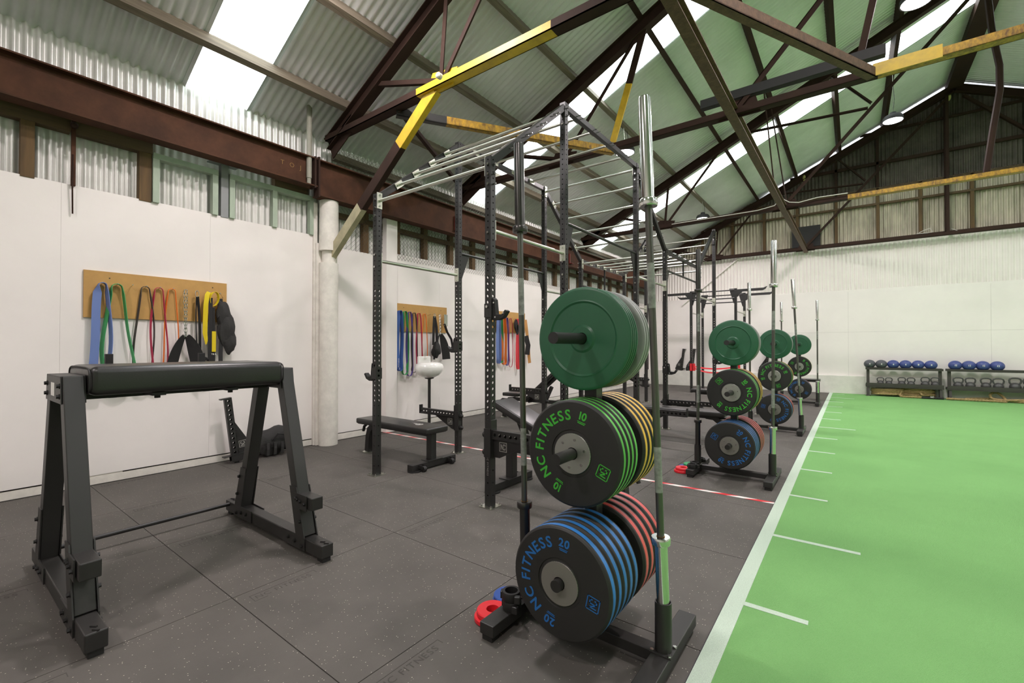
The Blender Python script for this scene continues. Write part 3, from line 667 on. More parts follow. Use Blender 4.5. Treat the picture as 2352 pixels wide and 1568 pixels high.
# ---- J-cups: local frame, cup points along +X, mounted on an upright face at origin
def jcup_proto(label, loc, rz):
    t = thing('j_cup', label, 'J-cup', loc, rz, 'J-cups on the rig uprights')
    q = MB(); q.b2((-.034, -.036, -.055), (.034, -.031, .055)); q.b2((-.034, .031, -.055), (.034, .036, .055)); q.b2((.031, -.036, -.075), (.039, .036, .10)); q.build('sleeve', 'black', t, 0, .002)
    q = MB(); q.prism([(.039, .10), (.062, .085), (.075, -.03), (.13, -.035), (.165, .0), (.185, -.012), (.15, -.06), (.10, -.078), (.039, -.078)], (0, 0, 0), (1, 0, 0), (0, 0, 1), (0, 1, 0), .045); q.build('cup', 'blackmatt', t, 0, .003)
    q = MB()
    for p in ((.055, .06), (.07, -.055), (.15, -.025)): q.cyl((p[0], -.0225, p[1]), (p[0], -.027, p[1]), .007, 8)
    q.build('screws', 'steel', t)['kind'] = 'stuff'; q = MB(); q.cyl((0, -.036, .03), (0, -.05, .03), .011, 8); q.build('locking_pin', 'steel', t)
    return t
jc = jcup_proto('black J-cup facing the turf on the nearest right upright', (XB, RY[0], 1.565), 0)
def place(src, label, loc, rz):
    c = copy_tree(src); c.location = loc; c.rotation_euler = (0, 0, rz); c['label'] = label; return c
PI = math.pi
place(jc, 'low black J-cup facing the wall on the nearest left upright', (XA, RY[0], 1.01), PI); place(jc, 'black J-cup facing the wall beside the white bowl stand', (XA, RY[1], 1.28), PI)
place(jc, 'black J-cup on the upright behind the near stack of green plates', (XB, RY[1], 1.5), 0); place(jc, 'black J-cup facing the turf left of the second weight stand', (XB, RY[3], .92), 0); place(jc, 'black J-cup behind the second stand of green plates', (XB, RY[5], .98), 0)
place(jc, 'black J-cup on the upright hidden partly by the near grey plates', (XB, RY[2], 1.4), 0)
# ---- spotter arms: local frame, arm runs along +X from the upright at origin, top of arm z=0
def arm_proto(label, loc, rz):
    t = thing('spotter_arm', label, 'spotter arm', loc, rz, 'spotter arms hung on the rig')
    q = MB(); w = .046; t_ = .006; z1, z0 = 0, -.07
    q.b2((.04, -w/2, z1-t_), (.66, w/2, z1)); q.b2((.04, -w/2, z0), (.66, w/2, z0+t_))
    for sy in (-1, 1):      # side webs with round holes
        n = 12
        for k in range(n):
            xa = .04+.62*k/n; xb = .04+.62*(k+1)/n; xc = (xa+xb)/2; r = .013; ns = 10; y = sy*w/2; zc = (z0+z1)/2
            c4 = [(xa, z0), (xb, z0), (xb, z1), (xa, z1)]; ring = [(xc+r*math.cos(2*PI*(i+.5)/ns-PI*.75), zc+r*math.sin(2*PI*(i+.5)/ns-PI*.75)) for i in range(ns)]
            fs = []
            for i in range(ns):
                j = (i+1) % ns; oi = int((i+.5)/ns*4) % 4; oj = int((j+.5)/ns*4) % 4
                fs.append((oi, 4+j, 4+i) if oi == oj else (oi, oj, 4+j, 4+i))
            q.add([(p[0], y, p[1]) for p in c4+ring], fs)
    q.build('arm', 'black', t, 0)
    q = MB(); q.b2((.655, -.026, -.07), (.668, .026, .04)); q.build('end_stop', 'black', t, 0, .002)
    q = MB(); q.prism([(.04, -.07), (.40, -.07), (.10, -.215), (.04, -.215)], (0, 0, 0), (1, 0, 0), (0, 0, 1), (0, 1, 0), .008); g_ = q.build('gusset', 'black', t, 0)
    q = MB()
    for sy in (-1, 1): nc_logo(q, (.135, sy*.0046, -.125), (1, 0, 0), (0, 0, 1), .075, .08)
    q.build('logo', 'logo_g', g_, 0)
    q = MB(); q.b2((-.036, -.037, -.22), (.04, -.031, .01)); q.b2((-.036, .031, -.22), (.04, .037, .01)); q.b2((.031, -.037, -.22), (.04, .037, .01)); q.b2((.031, -.037, .01), (.04, .037, .08)); q.build('mount_bracket', 'black', t, 0, .002)
    q = MB()
    for z in (-.045, -.185): q.cyl((-.036, 0, z), (-.062, 0, z), .024, 14); q.sphere((-.06, 0, z), .02, 12, 6)
    q.build('mount_pin', 'blackmatt', t)
    return t
sa = arm_proto('black spotter arm with square logo on the nearest right upright', (XB, RY[0], .615), 0)
place(sa, 'black spotter arm reaching toward the wall behind the flat bench', (XA, RY[1], .49), PI); place(sa, 'black spotter arm with upturned tip right of the grey plates', (XB, RY[2], .46), 0)
place(sa, 'black spotter arm left of the second stand of plates', (XB, RY[3], .46), 0); place(sa, 'black spotter arm toward the wall on the third left upright', (XA, RY[2], .62), PI); place(sa, 'black spotter arm toward the wall on the last left upright', (XA, RY[5], .56), PI)
place(sa, 'black spotter arm on the last right upright behind the second stand', (XB, RY[5], .42), 0)
# spare arms propped upright
def prop(label, loc, rot, grp='spare spotter arms stood upright'):
    c = copy_tree(sa); c.location = loc; c.rotation_euler = rot; c['label'] = label; c['group'] = grp; return c
prop('spare spotter arm stood on end against the white wall behind the padded bench', (-5.42, 2.10, .053), (0, math.radians(-97), math.radians(88)))
for i, (x, l) in enumerate(((-4.45, 'spare spotter arm leftmost on the far wall ledge'), (-4.12, 'spare spotter arm second from left on the far wall ledge'), (-2.02, 'spare spotter arm on the far wall ledge between the weight stands'))):
    prop(l, (x, Y1-.075, .53), (0, math.radians(-97), PI))
# ================================================================== WEIGHT STANDS, PLATES, BARS
SX = -.94
PLATE_N = 64
def plate_body(th, m_face, stripe=None):
    """bumper plate, axis along +Y, front face at y=0, back at y=th, centred on the axis"""
    b = MB(); R_ = .225
    prof = [(.026, .0), (.085, .0), (.088, .004), (.098, .005), (.1, .001), (.205, .0), (.215, .001), (.2215, .006)]
    prof = [(r, y) for r, y in prof]; b.m = 0
    b.lathe(prof, (0, 0, 0), (0, 1, 0), PLATE_N)
    if stripe:
        b.lathe([(.2215, .006), (.2245, .010), (.2245, th*.30)], (0, 0, 0), (0, 1, 0), PLATE_N); b.m = 1
        b.lathe([(.2248, th*.30), (.2252, th*.34), (.2252, th*.66), (.2248, th*.70)], (0, 0, 0), (0, 1, 0), PLATE_N); b.m = 0
        b.lathe([(.2245, th*.70), (.2245, th-.01), (.2215, th-.006)], (0, 0, 0), (0, 1, 0), PLATE_N)
    else: b.lathe([(.2215, .006), (.225, .010), (.225, th-.01), (.2215, th-.006)], (0, 0, 0), (0, 1, 0), PLATE_N)
    b.lathe([(.2215, th-.006), (.215, th-.001), (.205, th), (.026, th), (.026, 0)], (0, 0, 0), (0, 1, 0), PLATE_N)
    return b
def kilo_plate(th, col):       # plain coloured bumper with moulded rings
    b = MB()
    b.lathe([(.026, .0), (.052, .0), (.058, .004), (.062, .0065), (.155, .0065), (.160, .003), (.163, .001), (.167, .003), (.17, .0035), (.212, .0035), (.220, .005), (.225, .0085), (.225, th-.006), (.22, th-.002), (.21, th), (.026, th), (.026, .0)], (0, 0, 0), (0, 1, 0), PLATE_N)
    return b
PM = {}
def plate(kind, label, x, y, z, rot=0, face=None, group=None):
    """face: None or (text colour material, kg string, text angle deg)"""
    th = {'g5': .02, 'grey': .026, 'g10': .041, 'y15': .05, 'b20': .054, 'r25': .062}[kind]
    t = thing('bumper_plate', label, 'weight plate', (x, y, z-.225), 0, group)
    if kind not in PM:
        if kind in ('g5', 'grey'): o = kilo_plate(th, kind).build('plate_disc', 'p_green' if kind == 'g5' else 'p_grey', t, 30)
        else: o = plate_body(th, 'rubblk', True).build('plate_disc', ['rubblk', {'g10': 's_green', 'y15': 's_yellow', 'b20': 's_blue', 'r25': 's_red'}[kind]], t, 30)
        PM[kind] = o; o.location = (0, 0, .225)
    else: o = inst(PM[kind], 'plate_disc', t, (0, 0, .225))
    if kind not in ('g5', 'grey'):
        hm = 'hub' if kind in ('g10', 'y15') else 'hubg'
        key = 'hub'+hm
        if key not in PM:
            q = MB(); q.lathe([(.026, -.0012), (.084, -.0012), (.0855, .0005)], (0, 0, .225), (0, 1, 0), 48)
            PM[key] = q.build('steel_hub', hm, t)
        else: inst(PM[key], 'steel_hub', t)
        key = 'hb'
        if hm == 'hub' or rot:
            if key not in PM:
                q = MB()
                for k in range(6): a = k*PI/3+.3; q.cyl((.06*math.cos(a), -.0012, .225+.06*math.sin(a)), (.06*math.cos(a), -.004, .225+.06*math.sin(a)), .006, 8)
                PM[key] = q.build('hub_rivets', 'steel', t); PM[key]['kind'] = 'stuff'
            else: inst(PM[key], 'hub_rivets', t)
    if face:
        mt, kg, ang = face; q = MB(); a = math.radians(ang); o_ = (0, -.0006, .225); ex, ey = (1, 0, 0), (0, 0, 1)
        text_arc(q, 'NC FITNESS', o_, ex, ey, .163, a, .06, .022, .17); q.build('plate_lettering', mt, t, 0)['kind'] = 'stuff'
        for s_ in (-1, 1):
            q = MB(); text_arc(q, kg, o_, ex, ey, .168, a+s_*math.radians(86), .046, .03, .08)
            aa = a+s_*math.radians(86); rd = V((math.cos(aa), 0, math.sin(aa))); tg = V((math.sin(aa), 0, -math.cos(aa)))
            c = V(o_)+rd*.142; q.add([c-tg*.02+rd*.0015, c-tg*.02-rd*.0015, c+tg*.02-rd*.0015, c+tg*.02+rd*.0015], [(0, 1, 2, 3)])
            c = V(o_)+rd*.134; q.add([c-tg*.017+rd*.004, c-tg*.017, c+tg*.017, c+tg*.017+rd*.004], [(0, 1, 2, 3)]); q.build('kilo_number', mt, t, 0)
        q = MB(); al = a+PI; rd = V((math.cos(al), 0, math.sin(al))); tg = V((math.sin(al), 0, -math.cos(al)))
        nc_logo(q, V(o_)+rd*.152, (tg*-1), rd*-1, .056, .085)
        q.build('plate_logo', mt, t, 0)
    return t
def barbell(label, base, top_dx, top_dy, sleeve='chrome', shaft='bar'):
    """stands on end; lower tip at base, leaning so the upper tip is displaced by (top_dx, top_dy)"""
    t = thing('barbell', label, 'barbell', base, 0, 'barbells stood in the stand tubes')
    L_ = 2.2; d = V((top_dx, top_dy, math.sqrt(L_**2-top_dx**2-top_dy**2)))/L_
    t.rotation_mode = 'QUATERNION'; t.rotation_quaternion = V((0, 0, 1)).rotation_difference(d)
    q = MB(); q.lathe([(.0, .005), (.023, .005), (.025, .012), (.025, .415)], (0, 0, 0), n=24); q.build('lower_sleeve', sleeve, t); 
    q = MB(); q.lathe([(.025, 1.785), (.025, 2.188), (.023, 2.195), (.021, 2.195), (.0, 2.19)], (0, 0, 0), n=24); q.build('upper_sleeve', sleeve, t)
    for z in (.415, 1.755):
        q = MB(); q.lathe([(.016, z), (.035, z), (.037, z+.003), (.037, z+.027), (.035, z+.03), (.016, z+.03)], (0, 0, 0), n=28); q.build('collar', sleeve, t)
    q = MB(); q.lathe([(.0142, .44), (.0142, 1.76)], (0, 0, 0), n=16); q.build('shaft', shaft, t)
    for a, c in ((.62, .80), (1.35, 1.53)): q = MB(); q.lathe([(.0146, a), (.0146, c)], (0, 0, 0), n=16); q.build('knurl_chalk', mat('chalked_knurling', '#8b8e88', .7, .3, noise=(30, .35)), t)
    q = MB(); q.lathe([(.0142, .4465), (.0165, .4465)], (0, 0, 0), n=16); q.build('bronze_bush', mat('bronze_bush', '#b98b3a', .4, .8), t)
    return t
def stand(label, y):
    """plate tree: local origin at floor under the post, pins along Y"""
    t = thing('plate_stand', label, 'plate stand', (SX, y, 0), 0, 'plate stands beside the turf')
    for x in (-.335, .335):
        q = MB(); q.b2((x-.0375, -.355, .025), (x+.0375, .265, .075)); q.build('foot_beam', 'charcoal', t, 0, .003)
        q = MB()
        for yy in (-.33, .22): q.b2((x-.028, yy-.02, 0), (x+.028, yy+.03, .026))
        q.build('rubber_foot', 'blackmatt', t, 0, .002)
        q = MB(); q.b2((x-.042, -.105, .075), (x+.042, -.02, .081)); q.build('tube_flange', 'charcoal', t, 0)
        q = MB(); q.lathe([(.0325, .081), (.0325, .27), (.0285, .27), (.0285, .09)], (x, -.0625, 0), n=24); q.build('bar_tube', 'charcoal', t)
        q = MB()
        for sx in (-1, 1):
            for sy in (-1, 1): q.cyl((x+sx*.034, -.0625+sy*.034, .081), (x+sx*.034, -.0625+sy*.034, .088), .008, 6)
        q.build('flange_bolts', 'steel', t)['kind'] = 'stuff'
    q = MB(); q.b2((-.30, -.09, .03), (.30, -.03, .075)); q.build('cross_beam', 'charcoal', t, 0, .003)
    q = MB(); q.b2((-.03, -.03, .075), (.03, .03, 1.345)); q.b2((-.03, -.06, .05), (.03, .03, .075)); q.build('post', 'black', t, 0, .002)
    for i, z in enumerate((.333, .83, 1.313)):
        q = MB(); q.cyl((0, -.33 if i != 2 else -.345, z), (0, .33, z), .0235, 24); q.build('plate_pin', 'black', t)
    return t
def load(sy, k, nm, cnt, rots, with_face=True):
    Z = (1.313, .83, .333)
    tiers = [('g5', cnt[0], 'grey', cnt[1]), ('g10', cnt[2], 'y15', cnt[3]), ('b20', cnt[4], 'r25', cnt[5])]
    TH = {'g5': .02, 'grey': .026, 'g10': .041, 'y15': .05, 'b20': .054, 'r25': .062}
    NMs = {'g5': 'plain green bumper plate', 'grey': 'plain grey bumper plate', 'g10': 'black ten kilo plate with green stripe', 'y15': 'black plate with yellow rim stripe', 'b20': 'black twenty kilo plate with blue stripe', 'r25': 'black plate with red rim stripe'}
    ORD = ['front', 'second', 'third', 'fourth', 'fifth', 'sixth']
    for ti, (kf, nf, kb, nb) in enumerate(tiers):
        for i in range(nf):      # counted from the front face
            y = sy-.032-TH[kf]*(nf-i); fc = None
            if i == 0 and kf in ('g10', 'b20'): fc = ('txt_green' if kf == 'g10' else 'txt_blue', '10' if kf == 'g10' else '20', rots[0] if kf == 'g10' else rots[1])
            plate(kf, '%s, %s on the %s stand' % (NMs[kf], ORD[i]+(' of its stack' if i else ' of its stack'), nm), SX, y, Z[ti], 1 if (kf == 'b20' and k > 0) else 0, fc, '%s stack on the %s stand' % (kf, nm))
        for i in range(nb):
            plate(kb, '%s, %s behind the post of the %s stand' % (NMs[kb], ORD[i], nm), SX, sy+.034+TH[kb]*i, Z[ti], 0, None, '%s stack behind the %s stand' % (kb, nm))
SY = [1.86, 4.92, 7.92, 11.85]
names = ['nearest', 'second', 'third', 'farthest']
cfg = [((4, 3, 4, 4, 5, 4), (158, 168)), ((2, 2, 3, 3, 4, 4), (-45, -30)), ((1, 2, 2, 2, 2, 2), (110, -15)), ((1, 1, 1, 1, 1, 1), (-30, 150))]
for k, (sy, nm) in enumerate(zip(SY, names)):
    stand('%s black weight plate stand beside the green turf' % nm, sy); load(sy, k, nm, *cfg[k])
by = -.0625
BZ = .082
barbell('black sleeved barbell left of the nearest plate stand', (SX-.335+.004, SY[0]+by, BZ), -.035, -.012, 'barblk'); barbell('bright chrome barbell nearest the camera at the turf edge', (SX+.335+.006, SY[0]+by, BZ), -.060, -.045)
barbell('black barbell left of the second plate stand', (SX-.335, SY[1]+by, BZ), .012, .01, 'barblk'); barbell('chrome barbell right of the second plate stand', (SX+.335, SY[1]+by, BZ), .02, .02)
barbell('chrome barbell left of the third plate stand', (SX-.335, SY[2]+by, BZ), -.01, .02); barbell('leaning chrome barbell right of the third plate stand', (SX+.335, SY[2]+by, BZ), -.095, -.02)
barbell('chrome barbell left of the farthest plate stand', (SX-.335, SY[3]+by, BZ), .0, .0); barbell('chrome barbell right of the farthest plate stand', (SX+.335, SY[3]+by, BZ), .0, .0)
# ---- spring collars (clamps) and small change plates at the stands' left feet
def clamp(label, loc, rz):
    t = thing('bar_collar', label, 'collar', loc, rz, 'black lock collars on the stand feet')
    q = MB(); n = 20; ra, rb = .030, .041; prof = []
    q.lathe([(ra, 0), (rb, 0), (rb+.002, .004), (rb+.002, .036), (rb, .04), (ra, .04)], (0, 0, 0), n=22, closed=True); q.build('ring', 'blackmatt', t)
    q = MB(); q.b2((-.05, -.012, .004), (-.036, .018, .036)); q.b2((.02, -.052, .004), (.046, -.03, .036)); q.build('lever', 'black', t, 0, .003)
    q = MB(); q.b2((-.006, -.031, .006), (.006, -.028, .034)); q.build('brake_pad', 'greenpl', t, 0)
    return t
c0 = clamp('upper black lock collar standing on the nearest stand foot', (-1.262, 1.668, .1165), .5)
place(c0, 'lower black lock collar standing on the nearest stand foot', (-1.258, 1.67, .0755), .2)
place(c0, 'front black lock collar on the second stand foot', (-1.275, 4.66, .0755), 1.0); place(c0, 'rear black lock collar on the second stand foot', (-1.275, 4.755, .0755), -.4)
place(c0, 'stacked black lock collar behind the tube of the second stand', (-1.275, 4.97, .0755), .3)
def change(label, loc, m, r=.075, th=.024, grp='small change plates on the floor'):
    t = thing('change_plate', label, 'small plate', loc, 0, grp)
    q = MB(); q.lathe([(.03, 0), (r-.004, 0), (r, .004), (r, th-.004), (r-.004, th), (.03, th)], (0, 0, 0), n=36, closed=True); q.build('disc', m, t)
    return t
change('lower red change plate on the mat by the nearest stand', (-1.365, 1.64, 0), 'redpl'); change('upper red change plate on the mat by the nearest stand', (-1.357, 1.648, .0245), 'redpl')
change('lower blue change plate behind the red ones', (-1.385, 1.80, 0), 'bluepl'); change('upper blue change plate behind the red ones', (-1.375, 1.795, .0245), 'bluepl')
change('lower red change plate by the second stand', (-1.395, 4.72, 0), 'redpl'); change('upper red change plate by the second stand', (-1.382, 4.73, .0245), 'redpl')
change('blue change plate behind the red pair at the second stand', (-1.40, 4.90, 0), 'bluepl'); change('green change plate at the second stand', (-1.36, 4.93, .0245), 'greenpl')
# ================================================================== PADDED STAND (foreground left)
ps = thing('padded_stand', 'black steel A-frame stand with long black padded top', 'padded stand', (-3.17, .98, 0))
PO = V(ps.location)
def bolt_head(q, p, d, r=.010, l=.012):
    p, d = V(p), V(d); q.cyl(p, p+d*.003, r*1.35, 10); q.cyl(p+d*.003, p+d*l, r, 6)
for fi, yc in enumerate((.463, 1.487)):
    ya, yb = yc-.038, yc+.038
    q = MB(); q.b2((-3.84, ya, .027), (-2.492, yb, .105)); o = q.build('base_beam', 'charcoal', ps, 0, .005, off=PO)
    for x in (-3.80, -2.53):
        q = MB(); q.b2((x-.03, ya+.012, 0), (x+.03, yb-.012, .03)); q.build('rubber_foot', 'blackmatt', ps, 0, .002, off=PO)
        q = MB()
        for dx in (-.018, .03): q.beam((x+dx*.8-.012, yc-.008, .1075), (x+dx*.8+.012, yc+.008, .1075), .007, .007)
        q.build('foot_bolts', 'hole', ps, 0, off=PO)['kind'] = 'stuff'
    for s_ in (1, -1):
        xb_, xt = (-2.725, -3.03) if s_ > 0 else (-3.615, -3.31)
        q = MB(); q.beam((xb_, yc, .10), (xt, yc, 1.125), .076, .078, (1, 0, 0)); leg = q.build('leg', 'charcoal', ps, 0, .004, off=PO)
        # L-shaped bolt plates on both faces of the leg foot
        for yy in (ya-.004, yb+.004):
            q = MB(); xe = xb_-.16*s_ if 1 else 0
            L_ = lambda z: xb_+(xt-xb_)*(z-.10)/1.025
            q.prism([(xb_+.055*s_, .03), (xb_+.05*s_, .105), (L_(.40)+.042*s_, .40), (L_(.40)-.042*s_, .40), (L_(.115)-.05*s_, .115), (xb_-.22*s_, .112), (xb_-.22*s_, .03)], (0, yy, 0), (1, 0, 0), (0, 0, 1), (0, 1, 0), .006)
            q.build('bolt_plate', 'charcoal', ps, 0, off=PO)
        if s_ > 0:
            q = MB(); q.b2((-2.80, ya+.001, .283), (-2.605, yb-.001, .36)); q.build('stub_block', 'charcoal', ps, 0, .005, off=PO)
            q = MB(); q.prism([(-2.81, .275), (-2.65, .275), (-2.65, .368), (-2.79, .368)], (0, ya-.006, 0), (1, 0, 0), (0, 0, 1), (0, 1, 0), .006); q.build('stub_plate', 'charcoal', ps, 0, off=PO)
        q = MB()
        for dx, z in ((.02, .055), (-.06, .07), (-.14, .075), (.0, .20), (-.03, .33)): bolt_head(q, (xb_+dx*s_, ya-.007, z), (0, -1, 0))
        for dx, z in ((.02, .055), (-.06, .07), (-.14, .075), (.0, .20), (-.03, .33)): bolt_head(q, (xb_+dx*s_, yb+.007, z), (0, 1, 0))
        if s_ > 0:
            for x, z in ((-2.77, .335), (-2.72, .325), (-2.67, .318)): bolt_head(q, (x, ya-.009, z), (0, -1, 0))
        q.build('bolt_heads', 'hole', ps, off=PO)['kind'] = 'stuff'
    # wrapped cap plate at the top
    q = MB()
    for yy in (ya-.004, yb+.004): q.prism([(-3.375, 1.005), (-2.975, 1.005), (-2.995, 1.135), (-3.35, 1.135)], (0, yy, 0), (1, 0, 0), (0, 0, 1), (0, 1, 0), .006)
    q.b2((-3.35, ya-.007, 1.13), (-2.995, yb+.007, 1.137)); q.build('cap_plate', 'charcoal', ps, 0, .002, off=PO)
    q = MB()
    for x, z in ((-3.33, 1.09), (-3.33, 1.04), (-3.01, 1.09), (-3.01, 1.04)): bolt_head(q, (x, ya-.007, z), (0, -1, 0))
    q.build('cap_bolts', 'hole', ps, off=PO)['kind'] = 'stuff'
    if fi == 0: bx_o = MB(); bx_o.b2((-3.22, ya-.0085, 1.035), (-3.13, ya-.0075, 1.10)); bx_o.build('white_sticker', 'logo_w', ps, 0, off=PO)
q = MB(); q.rbox((-3.188, .98, 1.108), (.485, .935, .145), .034, 5); pad = q.build('pad', 'vinyl', ps, 40, off=PO)
for yy in (.514, 1.446):
    q = MB(); pts = [(-3.188+.237*math.copysign(abs(math.cos(a))**.35, math.cos(a)), yy, 1.108+.066*math.copysign(abs(math.sin(a))**.4, math.sin(a))) for a in [2*PI*k/40 for k in range(40)]]
    q.tube(pts, .004, 6, True); q.build('piping', 'blackmatt', pad, off=PO)
for yy in (.80, 1.16):
    q = MB(); q.b2((-3.40, yy-.03, 1.015), (-2.985, yy+.03, 1.032)); q.cyl((-3.02, yy, 1.015), (-3.02, yy, 1.0), .014, 8); q.build('pad_strap_plate', 'blackmatt', ps, 0, off=PO)
    q = MB(); q.b2((-3.49, yy-.15+(.02 if yy < 1 else .13), .98), (-3.46, yy-.15+(.055 if yy < 1 else .165), 1.235)); q.build('rear_post', 'blackmatt', ps, 0, .002, off=PO)
    q = MB(); q.b2((-3.48, yy-.15+(.02 if yy < 1 else .13), .985), (-3.38, yy-.15+(.055 if yy < 1 else .165), 1.02)); q.build('rear_post_bracket', 'blackmatt', ps, 0, off=PO)
q = MB(); q.cyl((-3.775, .50, .085), (-3.775, 1.45, .085), .0135, 16); q.build('tie_rod', 'black', ps, off=PO)
q = MB(); q.beam((-3.19, .5, 1.02), (-3.19, 1.45, 1.02), .06, .03); q.build('pad_rail', 'blackmatt', ps, 0, off=PO)
# ================================================================== BENCHES
def bench(label, loc, rz, incline=False, ang=23):
    """local: long axis X, T foot toward +X, curved foot toward -X"""
    t = thing('incline_bench' if incline else 'flat_bench', label, 'bench', loc, rz, 'black gym benches')
    q = MB(); q.b2((.50, -.31, .012), (.58, .31, .075)); q.build('t_foot', 'black', t, 0, .003)
    q = MB(); q.b2((.47, -.1, .075), (.59, .1, .082)); q.build('foot_flange', 'black', t, 0)
    q = MB(); q.beam((.52, 0, .08), (.52, 0, .37), .075, .075, (1, 0, 0)); q.build('front_leg', 'black', t, 0, .003)
    for sy in (-.25, .25):
        q = MB(); q.cyl((.54, sy, 0.0), (.54, sy, .012), .07, 16); q.build('rubber_foot', 'blackmatt', t)
    for sy in (-.2, .2):
        w = MB(); w.cyl((.625, sy-.018, .03), (.625, sy+.018, .03), .03, 16); w.cyl((.625, sy-.021, .03), (.625, sy+.021, .03), .012, 10); wo = w.build('wheel', 'blackmatt', t)
        w = MB(); w.b2((.56, sy-.03, .035), (.64, sy-.022, .065)); w.b2((.56, sy+.022, .035), (.64, sy+.03, .065)); w.build('wheel_bracket', 'black', t, 0)
    pts = [(-.36, 0, .345), (-.46, 0, .335), (-.53, 0, .28), (-.56, 0, .19), (-.575, 0, .012)]
    q = MB(); q.ribbon(pts, .075, .07, (0, 1, 0)); q.build('curved_leg', 'black', t, 40)
    q = MB(); q.lathe([(0, 0), (.075, 0), (.075, .008), (0, .008)], (-.575, 0, 0), n=20); q.build('foot_disc', 'zinc', t)
    q = MB(); q.beam((-.42, 0, .345), (.53, 0, .345), .06, .06); q.build('spine', 'black', t, 0, .003)
    q = MB(); q.tube([(-.62, 0, .33), (-.67, 0, .30), (-.69, 0, .24)], .017, 10); q.cyl((-.45, 0, .33), (-.62, 0, .33), .012, 8); q.build('handle', 'blackmatt', t)
    if not incline:
        q = MB(); q.rbox((.0, 0, .394), (1.24, .31, .062), .016, 4); p = q.build('pad', 'vinyl', t, 40)
        q = MB(); q.b2((-.6, -.14, .358), (.6, .14, .364)); q.build('pad_board', 'blackmatt', p, 0)
        q = MB(); z = .4256
        q.lathe([(.036, z), (.042, z)], (.33, 0, 0), n=28); q.lathe([(.024, z), (.028, z)], (.33, 0, 0), n=24); q.add([(.23, .0, z), (.29, .0, z), (.29, .012, z), (.23, .012, z)], [(0, 1, 2, 3)]); nc_logo(q, (.33, 0, z), (0, -1, 0), (1, 0, 0), .032, .16); q.build('pad_print', 'logo_w', p, 0)
    else:
        A = math.radians(ang); Rm = Matrix.Rotation(A, 4, 'Y')
        q = MB(); q.rbox((.0, 0, 0), (.84, .30, .062), .016, 4); q.xf(Matrix.Translation((.25, 0, .60)) @ Matrix.Rotation(-A, 4, 'Y')); q.build('back_pad', 'vinyl', t, 40)
        q = MB(); q.box((0, 0, 0), (.8, .10, .02)); q.xf(Matrix.Translation((.25+.045*math.sin(A), 0, .60-.045*math.cos(A))) @ Matrix.Rotation(-A, 4, 'Y')); q.build('back_board', 'blackmatt', t, 0)
        q = MB(); q.rbox((-.36, 0, .43), (.34, .28, .06), .016, 4); q.build('seat_pad', 'vinyl', t, 40)
        q = MB(); q.beam((.30, 0, .36), (.42, 0, .60), .05, .05, (0, 1, 0)); q.beam((-.15, 0, .36), (-.15, 0, .43), .05, .06, (0, 1, 0)); q.build('back_strut', 'black', t, 0)
    return t
b1 = bench('flat black bench between the two nearest left uprights', (-4.12, 3.34, 0), 0)
def placeb(src, label, loc, rz): c = place(src, label, loc, rz); return c
placeb(b1, 'flat black bench right of the near grey plates by the rig', (-1.93, 6.42, 0), PI); placeb(b1, 'far flat black bench left of the second plate stand', (-1.98, 9.55, 0), PI)
bench('incline black bench behind the nearest plate stand', (-1.99, 3.32, 0), PI, True)
ib = bench('black incline bench on the wall side beyond the tape line', (-4.45, 6.45, 0), 0, True, 40)
pb = thing('steel_bench', 'low black steel frame bench beside the farthest plate stand', 'bench', (-.83, 12.9, 0))
q = MB(); q.b2((-.25, -.2, .44), (.22, .2, .50)); q.build('top_pad', 'vinyl', pb, 0, .01)
for x in (-.2, .17):
    for y in (-.15, .15): q = MB(); q.b2((x-.03, y-.03, 0), (x+.03, y+.03, .44)); q.build('leg', 'black', pb, 0)
# ================================================================== FAR RACK
fr = thing('pull_up_rack', 'far black rack with four outstretched pull-up arms by the far wall', 'rack', (-3.0, 13.6, 0)); FO = V(fr.location)
pm = None
for x in (-3.57, -2.44):
    for y in (13.0, 14.2):
        if pm is None: pm = post_mesh(2.8).build('upright', 'black', fr, 0); pm.location = V((x, y, 0))-FO
        else: inst(pm, 'upright', fr, V((x, y, 0))-FO)
        s_ = -1 if x < -3 else 1
        q = MB(); q.prism([(0, .03), (.62*s_, .03), (.70*s_, .065), (.66*s_, .0), (.6*s_, -.035), (.13*s_, -.035), (.02*s_, -.16), (0, -.16)], (x+.03*s_, y, 2.74), (1, 0, 0), (0, 0, 1), (0, 1, 0), .05); q.build('pull_up_arm', 'black', fr, 0, off=FO)
        q = MB(); q.prism([(0, .05), (-.13*s_, .05), (-.02*s_, -.34), (0, -.34)], (x-.03*s_, y, 2.75), (1, 0, 0), (0, 0, 1), (0, 1, 0), .01); q.build('gusset', 'black', fr, 0, off=FO)
for y in (13.0, 14.2):
    for z in (2.76, 2.55): q = MB(); q.cyl((-3.54, y, z), (-2.47, y, z), .017, 12); q.build('pull_up_bar', 'black', fr, off=FO)
for x in (-3.57, -2.44):
    q = MB(); q.cyl((x, 13.03, 2.2), (x, 14.17, 2.2), .017, 12); q.build('cross_bar', 'zinc', fr, off=FO)
    q = MB(); q.b2((x-.03, 14.155, 2.12), (x+.03, 14.17, 2.28)); q.build('bar_flange', 'zincp', fr, 0, off=FO)
for x, l in ((-3.57, 'red strap sleeve on the left far rack upright'), (-2.44, 'red strap sleeve on the right far rack upright')):
    t = thing('strap_sleeve', l, 'strap', (x, 13.0, .6), group='red sleeves on the far rack'); q = MB(); q.b2((-.045, -.045, 0), (.045, -.031, .2)); q.b2((-.045, .031, 0), (.045, .045, .2)); q.b2((.031, -.045, 0), (.095, .045, .2)); q.b2((-.045, -.045, 0), (-.031, .045, .2)); q.build('sleeve', 'redpl', t, 0)
